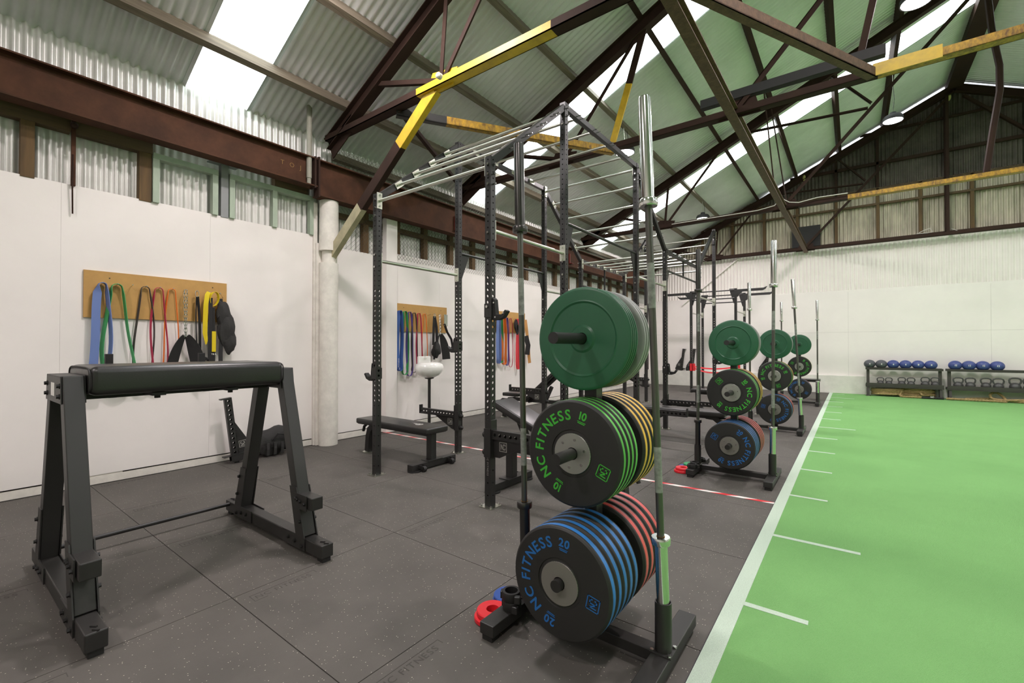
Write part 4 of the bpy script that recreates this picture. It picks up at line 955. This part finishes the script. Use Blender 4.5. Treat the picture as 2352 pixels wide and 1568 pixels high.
for i, (za, sag) in enumerate(((.72, .05), (.66, .10))):
    t = thing('safety_strap', ('upper red safety strap slung across the far rack', 'lower red safety strap slung across the far rack')[i], 'strap', (-3.0, 13.0, .6), group='red straps on the far rack')
    q = MB(); pts = [(-3.48+.95*k/12, 13.0+(.02 if i else -.02), za-sag*4*(k/12)*(1-k/12)) for k in range(13)]; q.ribbon(pts, .04, .006, (0, .35, 1)); q.build('strap', 'redpl', t, 0, off=t.location)
# ================================================================== CHALK BOWL STAND
cbw = thing('bowl_stand', 'white ceramic bowl on a black pole near the left wall', 'bowl stand', (-5.2, 4.78, 0))
q = MB(); q.lathe([(0, .79), (.07, .795), (.15, .83), (.205, .89), (.22, .95), (.205, 1.0), (.16, 1.028), (.145, 1.03), (.14, 1.02), (.16, .99), (.165, .94), (.12, .87), (0, .845)], (0, 0, 0), n=32); q.v = [(v[0]*.85, v[1]*1.12, v[2]) for v in q.v]; q.build('bowl', 'ceramic', cbw, 60)
q = MB(); q.b2((-.14, -.125, 1.0), (-.10, .125, 1.125)); q.b2((-.14, -.02, 1.09), (-.06, .02, 1.12)); q.build('splash_back', 'ceramic', cbw, 0, .012)
q = MB(); q.cyl((0, 0, .01), (0, 0, .80), .023, 14); q.build('pole', 'black', cbw); q = MB(); q.lathe([(0, 0), (.15, 0), (.15, .012), (.03, .02)], (0, 0, 0), n=24); q.build('foot', 'black', cbw); q = MB(); q.lathe([(.022, .77), (.07, .785), (.07, .797)], (0, 0, 0), n=16); q.build('mount_flange', 'black', cbw)
# ================================================================== HANGING BOARDS
def board(label, y0, y1, z0, z1, nails):
    t = thing('mdf_board', label, 'board', (-5.6, (y0+y1)/2, z0), group='boards of hanging bands'); o = V(t.location)
    xb = -5.604 if y0 < 3 else -5.618
    q = MB(); q.b2((xb, y0, z0), (xb+.016, y1, z1)); q.build('board', 'mdf', t, 0, .001, off=o)
    for y, z in nails:
        q = MB(); q.tube([(xb+.01, y, z-.012), (xb+.06, y, z-.004), (xb+.09, y, z+.004)], .0025, 6); q.cyl((xb+.09, y, z+.004), (xb+.092, y, z+.004), .005, 8); q.build('nail', 'steel', t, off=o)
    q = MB()
    for y in (y0+.18, y1-.14): q.cyl((xb+.016, y, z1-.06), (xb+.0175, y, z1-.06), .006, 8)
    q.build('screw_heads', 'hole', t, off=o)['kind'] = 'stuff'
N1 = [(1.046, 1.865), (1.152, 1.865), (1.262, 1.865), (1.37, 1.865), (1.479, 1.865), (1.588, 1.865), (1.694, 1.862), (1.80, 1.86), (1.909, 1.86), (2.015, 1.855)]
N2 = [(4.498, 1.825), (4.608, 1.822), (4.695, 1.818), (4.801, 1.81), (4.901, 1.81), (5.021, 1.805), (5.11, 1.80), (5.20, 1.815), (5.31, 1.81), (5.46, 1.81)]
N3 = [(6.93, 1.86), (7.02, 1.86), (7.11, 1.855), (7.20, 1.855), (7.35, 1.85), (7.48, 1.85), (7.58, 1.845), (7.83, 1.84)]
board('tan MDF board above the padded stand with ten nails', .926, 2.104, 1.545, 1.98, N1); board('tan MDF board behind the white bowl stand', 4.43, 5.55, 1.51, 1.945, N2); board('tan MDF board farthest along the left wall', 6.78, 7.89, 1.56, 1.98, N3)
def band(label, y, z, zb, w, m, spread=.035, th=.0045, wob=0., low=None, seed=1, xo=None, skew=0.):
    """closed loop hung on a nail"""
    r = random.Random(seed); xb = (-5.585 if y < 3 else -5.60)+w/2+.012 if xo is None else xo
    t = thing('resistance_band', label, 'band', (xb, y, zb), group='resistance bands on the boards'); pts = []
    n = 14; low = spread*.9 if low is None else low; top = .45*spread+.006
    ph = [r.uniform(0, 6) for _ in range(4)]
    zt = z+.004
    for k in range(7): a = PI*k/6; pts.append((xb, y-top*math.cos(a)*1.0, zt-top*.9+top*.9*math.sin(a)))
    def side(s_, rev):
        out = []
        for k in range(1, n):
            f = k/n; zz = zt-top*.9+(zb+low-(zt-top*.9))*f; hw = top+(low-top)*f+spread*.35*math.sin(PI*f)
            yy = y+s_*hw+wob*math.sin(f*5+ph[0 if s_ < 0 else 1])*f+skew*f*f; xx = xb+wob*.6*math.sin(f*4+ph[2 if s_ < 0 else 3])*f
            out.append((max(xx, -5.575+w/2*.5), yy, zz))
        return out[::-1] if rev else out
    pts += side(1, False)
    for k in range(7): a = PI*k/6; pts.append((xb, y+skew+low*math.cos(a), zb+low-low*math.sin(a)))
    pts += side(-1, True)
    sd = [V((1, 0, 0))]*7+[V((.97, .25, 0))]*(n-1)+[V((1, 0, 0))]*7+[V((.35, .93, 0)) if w > .055 else V((.86, .5, 0))]*(n-1)
    q = MB(); q.ribbon(pts, w, th, sd, True); q.build('loop', m, t, 50, off=t.location)
    return t
band('wide pale blue band at the left end of the near board', 1.046, 1.865, .86, .062, 'b_blue', .05, .005, .02, seed=2); band('green band second on the near board', 1.152, 1.865, .84, .042, 'b_green', .075, .005, .03, low=.09, seed=3, skew=.03)
band('thin black band on the near board', 1.37, 1.865, .84, .022, 'b_black', .06, .005, .02, low=.07, seed=4); band('crimson band on the near board', 1.479, 1.865, .84, .02, 'b_crim', .062, .005, .02, low=.05, seed=5); band('orange band on the near board', 1.588, 1.865, .88, .013, 'b_orange', .055, .005, .02, low=.05, seed=6, skew=-.03)
q_ = band('wide deep blue band at the left end of the middle board', 4.498, 1.825, .90, .064, 'b_blue2', .04, .005, .01, low=.035, seed=7)
qt = MB(); text_line(qt, 'FITNESS', (-5.585+.07, 4.498-.052, 1.03), (0, 0, 1), (-1, 0, 0), .036, .01); qt.build('band_print', 'logo_w', q_, 0, off=q_.location)
band('green band on the middle board', 4.608, 1.822, .835, .042, 'b_green', .05, .005, .012, low=.05, seed=8); band('purple band on the middle board', 4.705, 1.818, .81, .03, 'b_purple', .055, .005, .012, low=.05, seed=9); band('black band on the middle board', 4.801, 1.81, .86, .022, 'b_black', .055, .005, .012, low=.05, seed=10)
band('crimson band on the middle board', 4.901, 1.81, .86, .02, 'b_crim', .05, .005, .01, low=.05, seed=11); band('thin orange band on the middle board', 5.021, 1.805, .90, .012, 'b_orange', .05, .005, .01, low=.04, seed=12)
band('blue band at the left of the farthest board', 6.93, 1.86, .94, .064, 'b_blue', .03, .005, .01, low=.03, seed=13); band('green band on the farthest board', 7.02, 1.86, .95, .045, 'b_green', .035, .005, .01, low=.03, seed=14); band('wide orange band on the farthest board', 7.11, 1.855, .91, .05, 'b_orange', .05, .005, .01, low=.05, seed=15)
band('purple band on the farthest board', 7.22, 1.855, .89, .03, 'b_purple', .035, .005, .01, low=.03, seed=16); band('thin crimson band on the farthest board', 7.35, 1.85, .85, .014, 'b_crim', .05, .005, .012, low=.055, seed=17); band('narrow red band beside the black strap', 7.58, 1.845, .80, .05, 'b_red', .02, .005, .01, low=.03, seed=18)
def chain(q, a, b, n, r=.009, th=.0022):
    a, b = V(a), V(b); d = b-a; l, dd, R_, U_ = q.frame(a, b, (1, 0, 0))
    for k in range(n):
        c = a+d*((k+.5)/n); u = R_ if k % 2 else U_; h_ = l/n*.72
        pts = [c+dd*(h_*math.sin(t))+u*(r*math.cos(t)) for t in [2*PI*i/10 for i in range(10)]]; q.tube(pts, th, 5, True)
def dip_belt(label, y, z, zl, xb=-5.52):
    t = thing('dip_belt', label, 'belt', (xb, y, zl), group='black dip belts on chains')
    q = MB(); chain(q, (xb, y-.012, z), (xb+.005, y-.003, zl+.36), 13); q.build('chain', 'chrome', t, off=t.location); q = MB(); chain(q, (xb, y+.012, z), (xb+.005, y+.006, zl+.36), 13); q.build('chain', 'chrome', t, off=t.location)
    for s_ in (-1, 1):
        q = MB(); pts = []; ws = []
        for k in range(11):
            f = k/10; pts.append((xb+.01+.02*s_*f, y+s_*(.012+.11*math.sin(f*1.45)), zl+.36-.42*f**1.2)); ws.append(.05+.085*math.sin(min(1, f*1.5)*PI/2))
        q.ribbon(pts, ws, .007, (.55, .8*s_, 0)); q.build('belt_wing', 'webbing', t, 40, off=t.location)
        q = MB(); q.tube([(xb+.008, y+s_*.012+.014*math.cos(a), zl+.362+.014*math.sin(a)) for a in [2*PI*i/12 for i in range(12)]], .0025, 6, True); q.build('ring', 'chrome', t, off=t.location)
    return t
dip_belt('black dip belt on a silver chain on the near board', 1.694, 1.86, 1.03); dip_belt('black dip belt on the middle board hung by brass chain', 5.31, 1.81, 1.12)
def strap_loop(label, y, z, zb, m='webbing', xb=-5.53, w=.028):
    t = thing('strap', label, 'strap', (xb, y, zb), group='straps on carabiners')
    q = MB(); q.tube([(xb, y+.017*math.cos(a), z-.026+.033*math.sin(a)) for a in [2*PI*i/14 for i in range(14)]], .004, 6, True); q.build('carabiner', 'chrome', t, off=t.location)
    for s_ in (-1, 1):
        q = MB(); pts = [(xb+.004*s_, y+s_*(.004+.012*math.sin(f*PI))+.02*f, z-.055-(z-.055-zb)*f) for f in [k/10 for k in range(11)]]; q.ribbon(pts, w, .003, (.8, .6*s_, 0)); q.build('webbing', m, t, 40, off=t.location)
    return t
strap_loop('black strap on a silver carabiner on the near board', 1.80, 1.86, 1.10)
# yellow suspension trainer
t = thing('suspension_trainer', 'yellow and black suspension trainer on the near board', 'suspension trainer', (-5.5, 1.909, .98)); xb = -5.515
q = MB(); q.ribbon([(xb, 1.905, 1.862), (xb+.01, 1.885, 1.83), (xb+.01, 1.872, 1.72), (xb+.01, 1.868, 1.55), (xb+.01, 1.866, 1.42), (xb+.01, 1.878, 1.34), (xb+.01, 1.876, 1.30)], [.04, .042, .042, .042, .042, .03, .012], .004, (.35, .9, 0)); q.build('anchor_strap', 'webyel', t, 40, off=t.location)
q = MB(); pts = [(xb+.02+.015*math.sin(a), 1.945+.035*math.cos(a)+.02*math.sin(a), 1.79+.068*math.sin(a)-.03*math.cos(a)) for a in [2*PI*i/18 for i in range(18)]]; q.ribbon(pts, .034, .004, (1, .25, 0), True); q.build('yellow_loop', 'webyel', t, 40, off=t.location)
q = MB(); q.ribbon([(xb+.02, 1.915, 1.80), (xb+.022, 1.912, 1.55), (xb+.022, 1.908, 1.25), (xb+.022, 1.905, 1.0)], .036, .005, (.3, .95, 0)); q.ribbon([(xb+.015, 1.938, 1.70), (xb+.016, 1.94, 1.5), (xb+.016, 1.945, 1.2), (xb+.016, 1.94, 1.0)], .036, .005, (.3, .95, 0)); q.build('black_straps', 'webbing', t, 40, off=t.location)
q = MB(); q.b2((xb+.025, 1.925, 1.22), (xb+.031, 1.963, 1.44)); q.build('yellow_panel', 'webyel', t, 0, off=t.location)
q = MB(); text_line(q, 'TRX', (xb+.032, 1.944, 1.195), (0, 1, 0), (0, 0, 1), .022, .02); q.build('strap_print', 'logo_w', t, 0, off=t.location)
q = MB()
for i in range(5): q.tube([(xb+.03, 1.86+.012*i+.03*math.cos(a), 1.12-.02*i+.04*math.sin(a)) for a in [2*PI*k/12 for k in range(12)]], .009, 6, True)
q.build('strap_tangle', 'webbing', t, off=t.location)
# crumpled black weight vest
def lump(q, c, d, seed, n=20, m=12, amp=.18):
    r = random.Random(seed); i0 = len(q.v); q.sphere((0, 0, 0), 1, n, m); ph = [(r.uniform(1, 4), r.uniform(1, 4), r.uniform(1, 4), r.uniform(0, 6)) for _ in range(6)]
    for i in range(i0, len(q.v)):
        v = V(q.v[i]); k = 1+sum(math.sin(v.x*p[0]*1.6+v.y*p[1]*1.6+v.z*p[2]*1.6+p[3]) for p in ph)*amp/3
        q.v[i] = (c[0]+v.x*d[0]*k, c[1]+v.y*d[1]*k, c[2]+v.z*d[2]*k)
t = thing('weight_vest', 'crumpled black vest hanging at the right end of the near board', 'vest', (-5.52, 2.03, 1.2))
q = MB(); lump(q, (-5.515, 2.045, 1.62), (.05, .075, .16), 4); lump(q, (-5.505, 2.07, 1.45), (.055, .085, .17), 5); q.build('vest_body', 'canvas', t, off=t.location); q = MB(); lump(q, (-5.50, 2.10, 1.34), (.045, .065, .14), 6); q.build('vest_flap', 'canvas', t, off=t.location)
q = MB(); q.ribbon([(-5.53, 2.015, 1.80), (-5.52, 2.02, 1.70)], .05, .006, (.2, 1, 0)); q.ribbon([(-5.50, 2.02, 1.4), (-5.49, 2.01, 1.2), (-5.49, 2.012, 1.02)], .04, .006, (.2, 1, 0)); q.ribbon([(-5.50, 2.0, 1.62), (-5.48, 1.975, 1.58)], .03, .005, (.2, .3, 1)); q.build('vest_straps', 'webbing', t, 40, off=t.location)
q = MB(); q.tube([(-5.53, 2.015+p[0], 1.835+p[1]) for p in ((-.03, -.025), (.03, -.025), (0, .025))], .004, 6, True); q.build('triangle_ring', 'chrome', t, off=t.location)
# middle board harness, clip and straps
t = thing('ankle_harness', 'bunched black harness on the middle board', 'harness', (-5.52, 5.2, 1.1)); q = MB(); lump(q, (-5.52, 5.23, 1.22), (.05, .09, .13), 8); q.build('harness_body', 'canvas', t, off=t.location)
q = MB(); q.ribbon([(-5.54, 5.20, 1.78), (-5.52, 5.17, 1.6), (-5.52, 5.16, 1.3)], .04, .006, (.6, .8, 0)); q.ribbon([(-5.54, 5.205, 1.78), (-5.52, 5.23, 1.6), (-5.52, 5.25, 1.25)], .045, .006, (.6, .8, 0)); q.build('harness_straps', 'webbing', t, 40, off=t.location)
q = MB(); q.tube([(-5.53, 5.20+.015*math.cos(a), 1.79+.03*math.sin(a)) for a in [2*PI*i/12 for i in range(12)]], .004, 6, True); q.build('carabiner', 'chrome', t, off=t.location)
t = thing('clip_strap', 'grey steel clip with black strap at the right end of the middle board', 'strap', (-5.52, 5.46, 1.2)); q = MB(); q.b2((-5.54, 5.42, 1.62), (-5.53, 5.50, 1.82)); q.build('steel_clip', 'steel', t, 0, .004, off=t.location)
q = MB(); q.ribbon([(-5.53, 5.42, 1.66), (-5.52, 5.48, 1.52), (-5.51, 5.57, 1.4), (-5.51, 5.60, 1.28), (-5.51, 5.55, 1.21), (-5.51, 5.46, 1.17)], .045, .006, (1, .2, 0)); q.build('strap', 'webbing', t, 40, off=t.location)
t = thing('ab_strap', 'black coiled strap on the farthest board', 'strap', (-5.52, 7.48, 1.5)); q = MB()
for i in range(4): q.tube([(-5.54+.012*i, 7.48+.05*math.cos(a)*(1-.1*i), 1.72-.03*i+.11*math.sin(a)) for a in [2*PI*k/14 for k in range(14)]], .012, 6, True)
q.build('coil', 'webbing', t, off=t.location)
t = thing('leather_belt', 'tan leather lifting belt hanging from the farthest board', 'belt', (-5.52, 7.88, .95)); q = MB(); q.ribbon([(-5.55, 7.83, 1.84), (-5.53, 7.85, 1.6), (-5.52, 7.89, 1.3), (-5.52, 7.92, 1.05), (-5.52, 7.945, .92)], .07, .006, (.4, .9, 0)); q.build('belt', 'leather', t, 40, off=t.location); q = MB(); q.ribbon([(-5.54, 7.83, 1.5), (-5.50, 7.86, 1.3), (-5.52, 7.85, 1.1)], .10, .02, (.7, .6, 0)); q.build('belt_back', 'webbing', t, 40, off=t.location)
# black bag on the floor by the wall
t = thing('kit_bag', 'crumpled black kit bag on the floor against the left wall', 'bag', (-5.46, 2.57, 0)); q = MB(); lump(q, (-5.46, 2.57, .165), (.11, .22, .165), 12, 24, 14, .12); q.build('bag_body', 'canvas', t, off=t.location)
for y in (2.45, 2.53, 2.61, 2.69):
    q = MB(); q.ribbon([(-5.345, y, .03), (-5.335, y, .1), (-5.345, y, .17)], .03, .01, (0, 1, 0)); q.build('bag_pocket', 'canvas', t, 0, off=t.location)
q = MB(); q.tube([(-5.35, 2.50, .2), (-5.32, 2.55, .27), (-5.32, 2.62, .25), (-5.34, 2.66, .16)], .010, 8); q.build('bag_strap', 'webbing', t, off=t.location)
# ================================================================== KETTLEBELL RACKS, BALLS, ROPES
def krack(label, x0, x1):
    t = thing('storage_rack', label, 'storage rack', ((x0+x1)/2, 14.9, 0), group='two-tier storage racks'); o = V(t.location)
    for z, ya, yb in ((.70, 14.86, 15.1), (.26, 14.78, 15.1)):
        q = MB(); q.b2((x0, ya, z), (x1, yb, z+.012)); q.b2((x0, ya, z-.02), (x1, ya+.012, z+(.035 if z > .5 else .085))); q.b2((x0, yb-.012, z-.02), (x1, yb, z+.035)); q.build('shelf', 'shelf', t, 0, off=o)
    for x in (x0+.05, x1-.05):
        q = MB(); q.beam((x, 14.95, 0), (x, 14.97, .70), .06, .06, (1, 0, 0)); q.build('post', 'shelf', t, 0, off=o); q = MB(); q.beam((x, 14.80, 0), (x, 14.84, .26), .07, .05, (1, 0, 0)); q.build('front_leg', 'shelf', t, 0, off=o)
        q = MB(); q.b2((x-.05, 14.76, 0), (x+.05, 15.02, .01)); q.build('foot_plate', 'shelf', t, 0, off=o)
    return t
krack('left black two-tier rack of balls and kettlebells', .27, 1.74); krack('right black two-tier rack cut by the photo edge', 1.80, 3.29)
cnt = ['leftmost', 'second', 'third', 'fourth', 'fifth', 'sixth']
def ball(x, m, num, label, r=.112, sq=1):
    t = thing('medicine_ball', label, 'ball', (x, 14.965, .713), group='medicine balls on the racks'); q = MB(); q.sphere((0, 0, r*.96), r, 28, 18, (1.08, 1.0, .98)); q.build('ball', m, t)
    q = MB(); text_line(q, num, (0, 0, 0), (1, 0, 0), (0, 0, 1), .055, .02)
    q.v = [(v[0], -math.sqrt(max(0, (r*1.012)**2-(v[0]/1.08)**2-v[2]**2)), v[2]+r*1.0) for v in q.v]; q.build('number', 'logo_w', t, 0)
for i in range(6): ball(.355+.235*i, 'slate' if i < 2 else 'navy', ('4', '4', '6', '6', '8', '8')[i], '%s ball on the left rack, %s' % (cnt[i], 'slate grey' if i < 2 else 'navy blue'))
for i in range(4): ball(1.955+.232*i, 'navy', '12', '%s navy ball on the right rack' % cnt[i], .115)
KB = {}
def kettle(x, s_, label):
    t = thing('kettlebell', label, 'kettlebell', (x, 14.93, .2725), group='kettlebells on the racks')
    if not KB:
        q = MB(); q.lathe([(0, 0), (.05, 0), (.062, .008), (.085, .05), (.088, .085), (.078, .12), (.055, .15), (.03, .165), (0, .168)], (0, 0, 0), n=24); KB['b'] = q.build('bell', 'iron', t, 60)
        pts = [(-.05, 0, .12), (-.078, 0, .17), (-.085, 0, .21), (-.072, 0, .245), (-.04, 0, .26), (0, 0, .262), (.04, 0, .26), (.072, 0, .245), (.085, 0, .21), (.078, 0, .17), (.05, 0, .12)]
        q = MB(); q.tube(pts, .0155, 10); KB['h'] = q.build('handle', 'iron', t, 60)
    else: inst(KB['b'], 'bell', t); inst(KB['h'], 'handle', t)
    t.scale = (s_, s_, s_)
    return t
for i, (x, s_) in enumerate(((.57, .78), (.735, .78), (.985, .84), (1.16, .84), (1.42, .92), (1.60, .92))): kettle(x, s_, '%s kettlebell on the left rack' % cnt[i])
for i, (x, s_) in enumerate(((2.0, 1.0), (2.205, 1.0), (2.46, 1.02), (2.66, 1.02), (2.92, 1.1), (3.14, 1.1))): kettle(x, s_, '%s kettlebell on the right rack' % cnt[i])
def rope(label, name, pts, r=.027):
    """twisted rope: three strands wound round a path"""
    t = thing('battle_rope', label, 'rope', pts[len(pts)//2], group='manila ropes on the turf'); P = [V(p) for p in pts]
    # resample with Catmull-Rom
    S = []
    for i in range(len(P)-1):
        p0, p1, p2, p3 = P[max(0, i-1)], P[i], P[i+1], P[min(len(P)-1, i+2)]; n = max(3, int((p2-p1).length/.022))
        for k in range(n):
            u = k/n; S.append(.5*((2*p1)+(p2-p0)*u+(2*p0-5*p1+4*p2-p3)*u*u+(3*p1-p0-3*p2+p3)*u**3))
    S.append(P[-1])
    for st in range(3):
        q = MB(); out = []; acc = 0
        for i, p in enumerate(S):
            d = (S[min(i+1, len(S)-1)]-S[max(i-1, 0)]).normalized(); R_ = d.cross(V((0, 0, 1)));
            if R_.length < 1e-3: R_ = V((1, 0, 0))
            R_.normalize(); U_ = R_.cross(d)
            if i: acc += (p-S[i-1]).length
            a = acc/.17*2*PI+st*2*PI/3; out.append(p+(R_*math.cos(a)+U_*math.sin(a))*r*.5)
        q.tube(out, r*.56, 6); q.build('strand', 'rope', t, 60, off=pts[len(pts)//2])
    return t
def coil(x0, x1, yc, n, seed, zmax, base=.03):
    r = random.Random(seed); pts = []
    for i in range(n):
        z = base+zmax*i/n
        for k in range(10):
            a = 2*PI*k/10; cx = (x0+x1)/2+r.uniform(-.03, .03); pts.append((cx+(x1-x0)/2*math.cos(a)*r.uniform(.93, 1.0), yc+.10*math.sin(a)+r.uniform(-.012, .012), z+r.uniform(0, .012)+zmax/n*k/10))
    return pts
T0 = .012
rope('coiled manila rope under the left rack', 'a', coil(.42, 1.02, 14.95, 4, 1, .15, T0+.028)+[(1.0, 14.9, .2), (.95, 14.83, .03+T0), (1.2, 14.72, .028+T0), (1.33, 14.72, .028+T0)])
rope('looped manila rope under the left rack beside the coil', 'b', coil(.98, 1.58, 14.99, 4, 2, .18, T0+.028)+[(1.5, 14.9, .2), (1.32, 14.9, .17), (1.36, 14.82, .08)])
rope('manila rope trailing under the right rack', 'c', [(1.77, 14.74, .04), (1.83, 14.73, .028+T0), (2.0, 14.72, .028+T0), (2.3, 14.71, .028+T0), (2.6, 14.72, .028+T0), (2.75, 14.8, .03), (2.72, 14.9, .14), (2.62, 14.95, .22), (2.52, 14.9, .17), (2.55, 14.84, .08), (2.7, 14.8, .06), (2.9, 14.82, .07), (3.2, 14.84, .08), (3.6, 14.8, .06)])
rope('second manila rope lying behind under the right rack', 'd', [(2.1, 14.88, .04), (2.3, 14.9, .06), (2.6, 14.92, .07), (2.9, 14.85, .04), (3.2, 14.78, .035), (3.6, 14.76, .04)])
t = thing('rope_grip', 'black rubber rope grip with white print on the turf by the left rack', 'rope grip', (1.5, 14.72, .01)); q = MB(); q.cyl((1.33, 14.72, .036), (1.72, 14.74, .036), .027, 14); q.build('grip', 'blackmatt', t, off=t.location); q = MB(); text_line(q, 'NC', (1.52, 14.702, .062), (1, 0, 0), (0, .4, 1), .045, .01); q.build('grip_print', 'logo_w', t, 0, off=t.location)
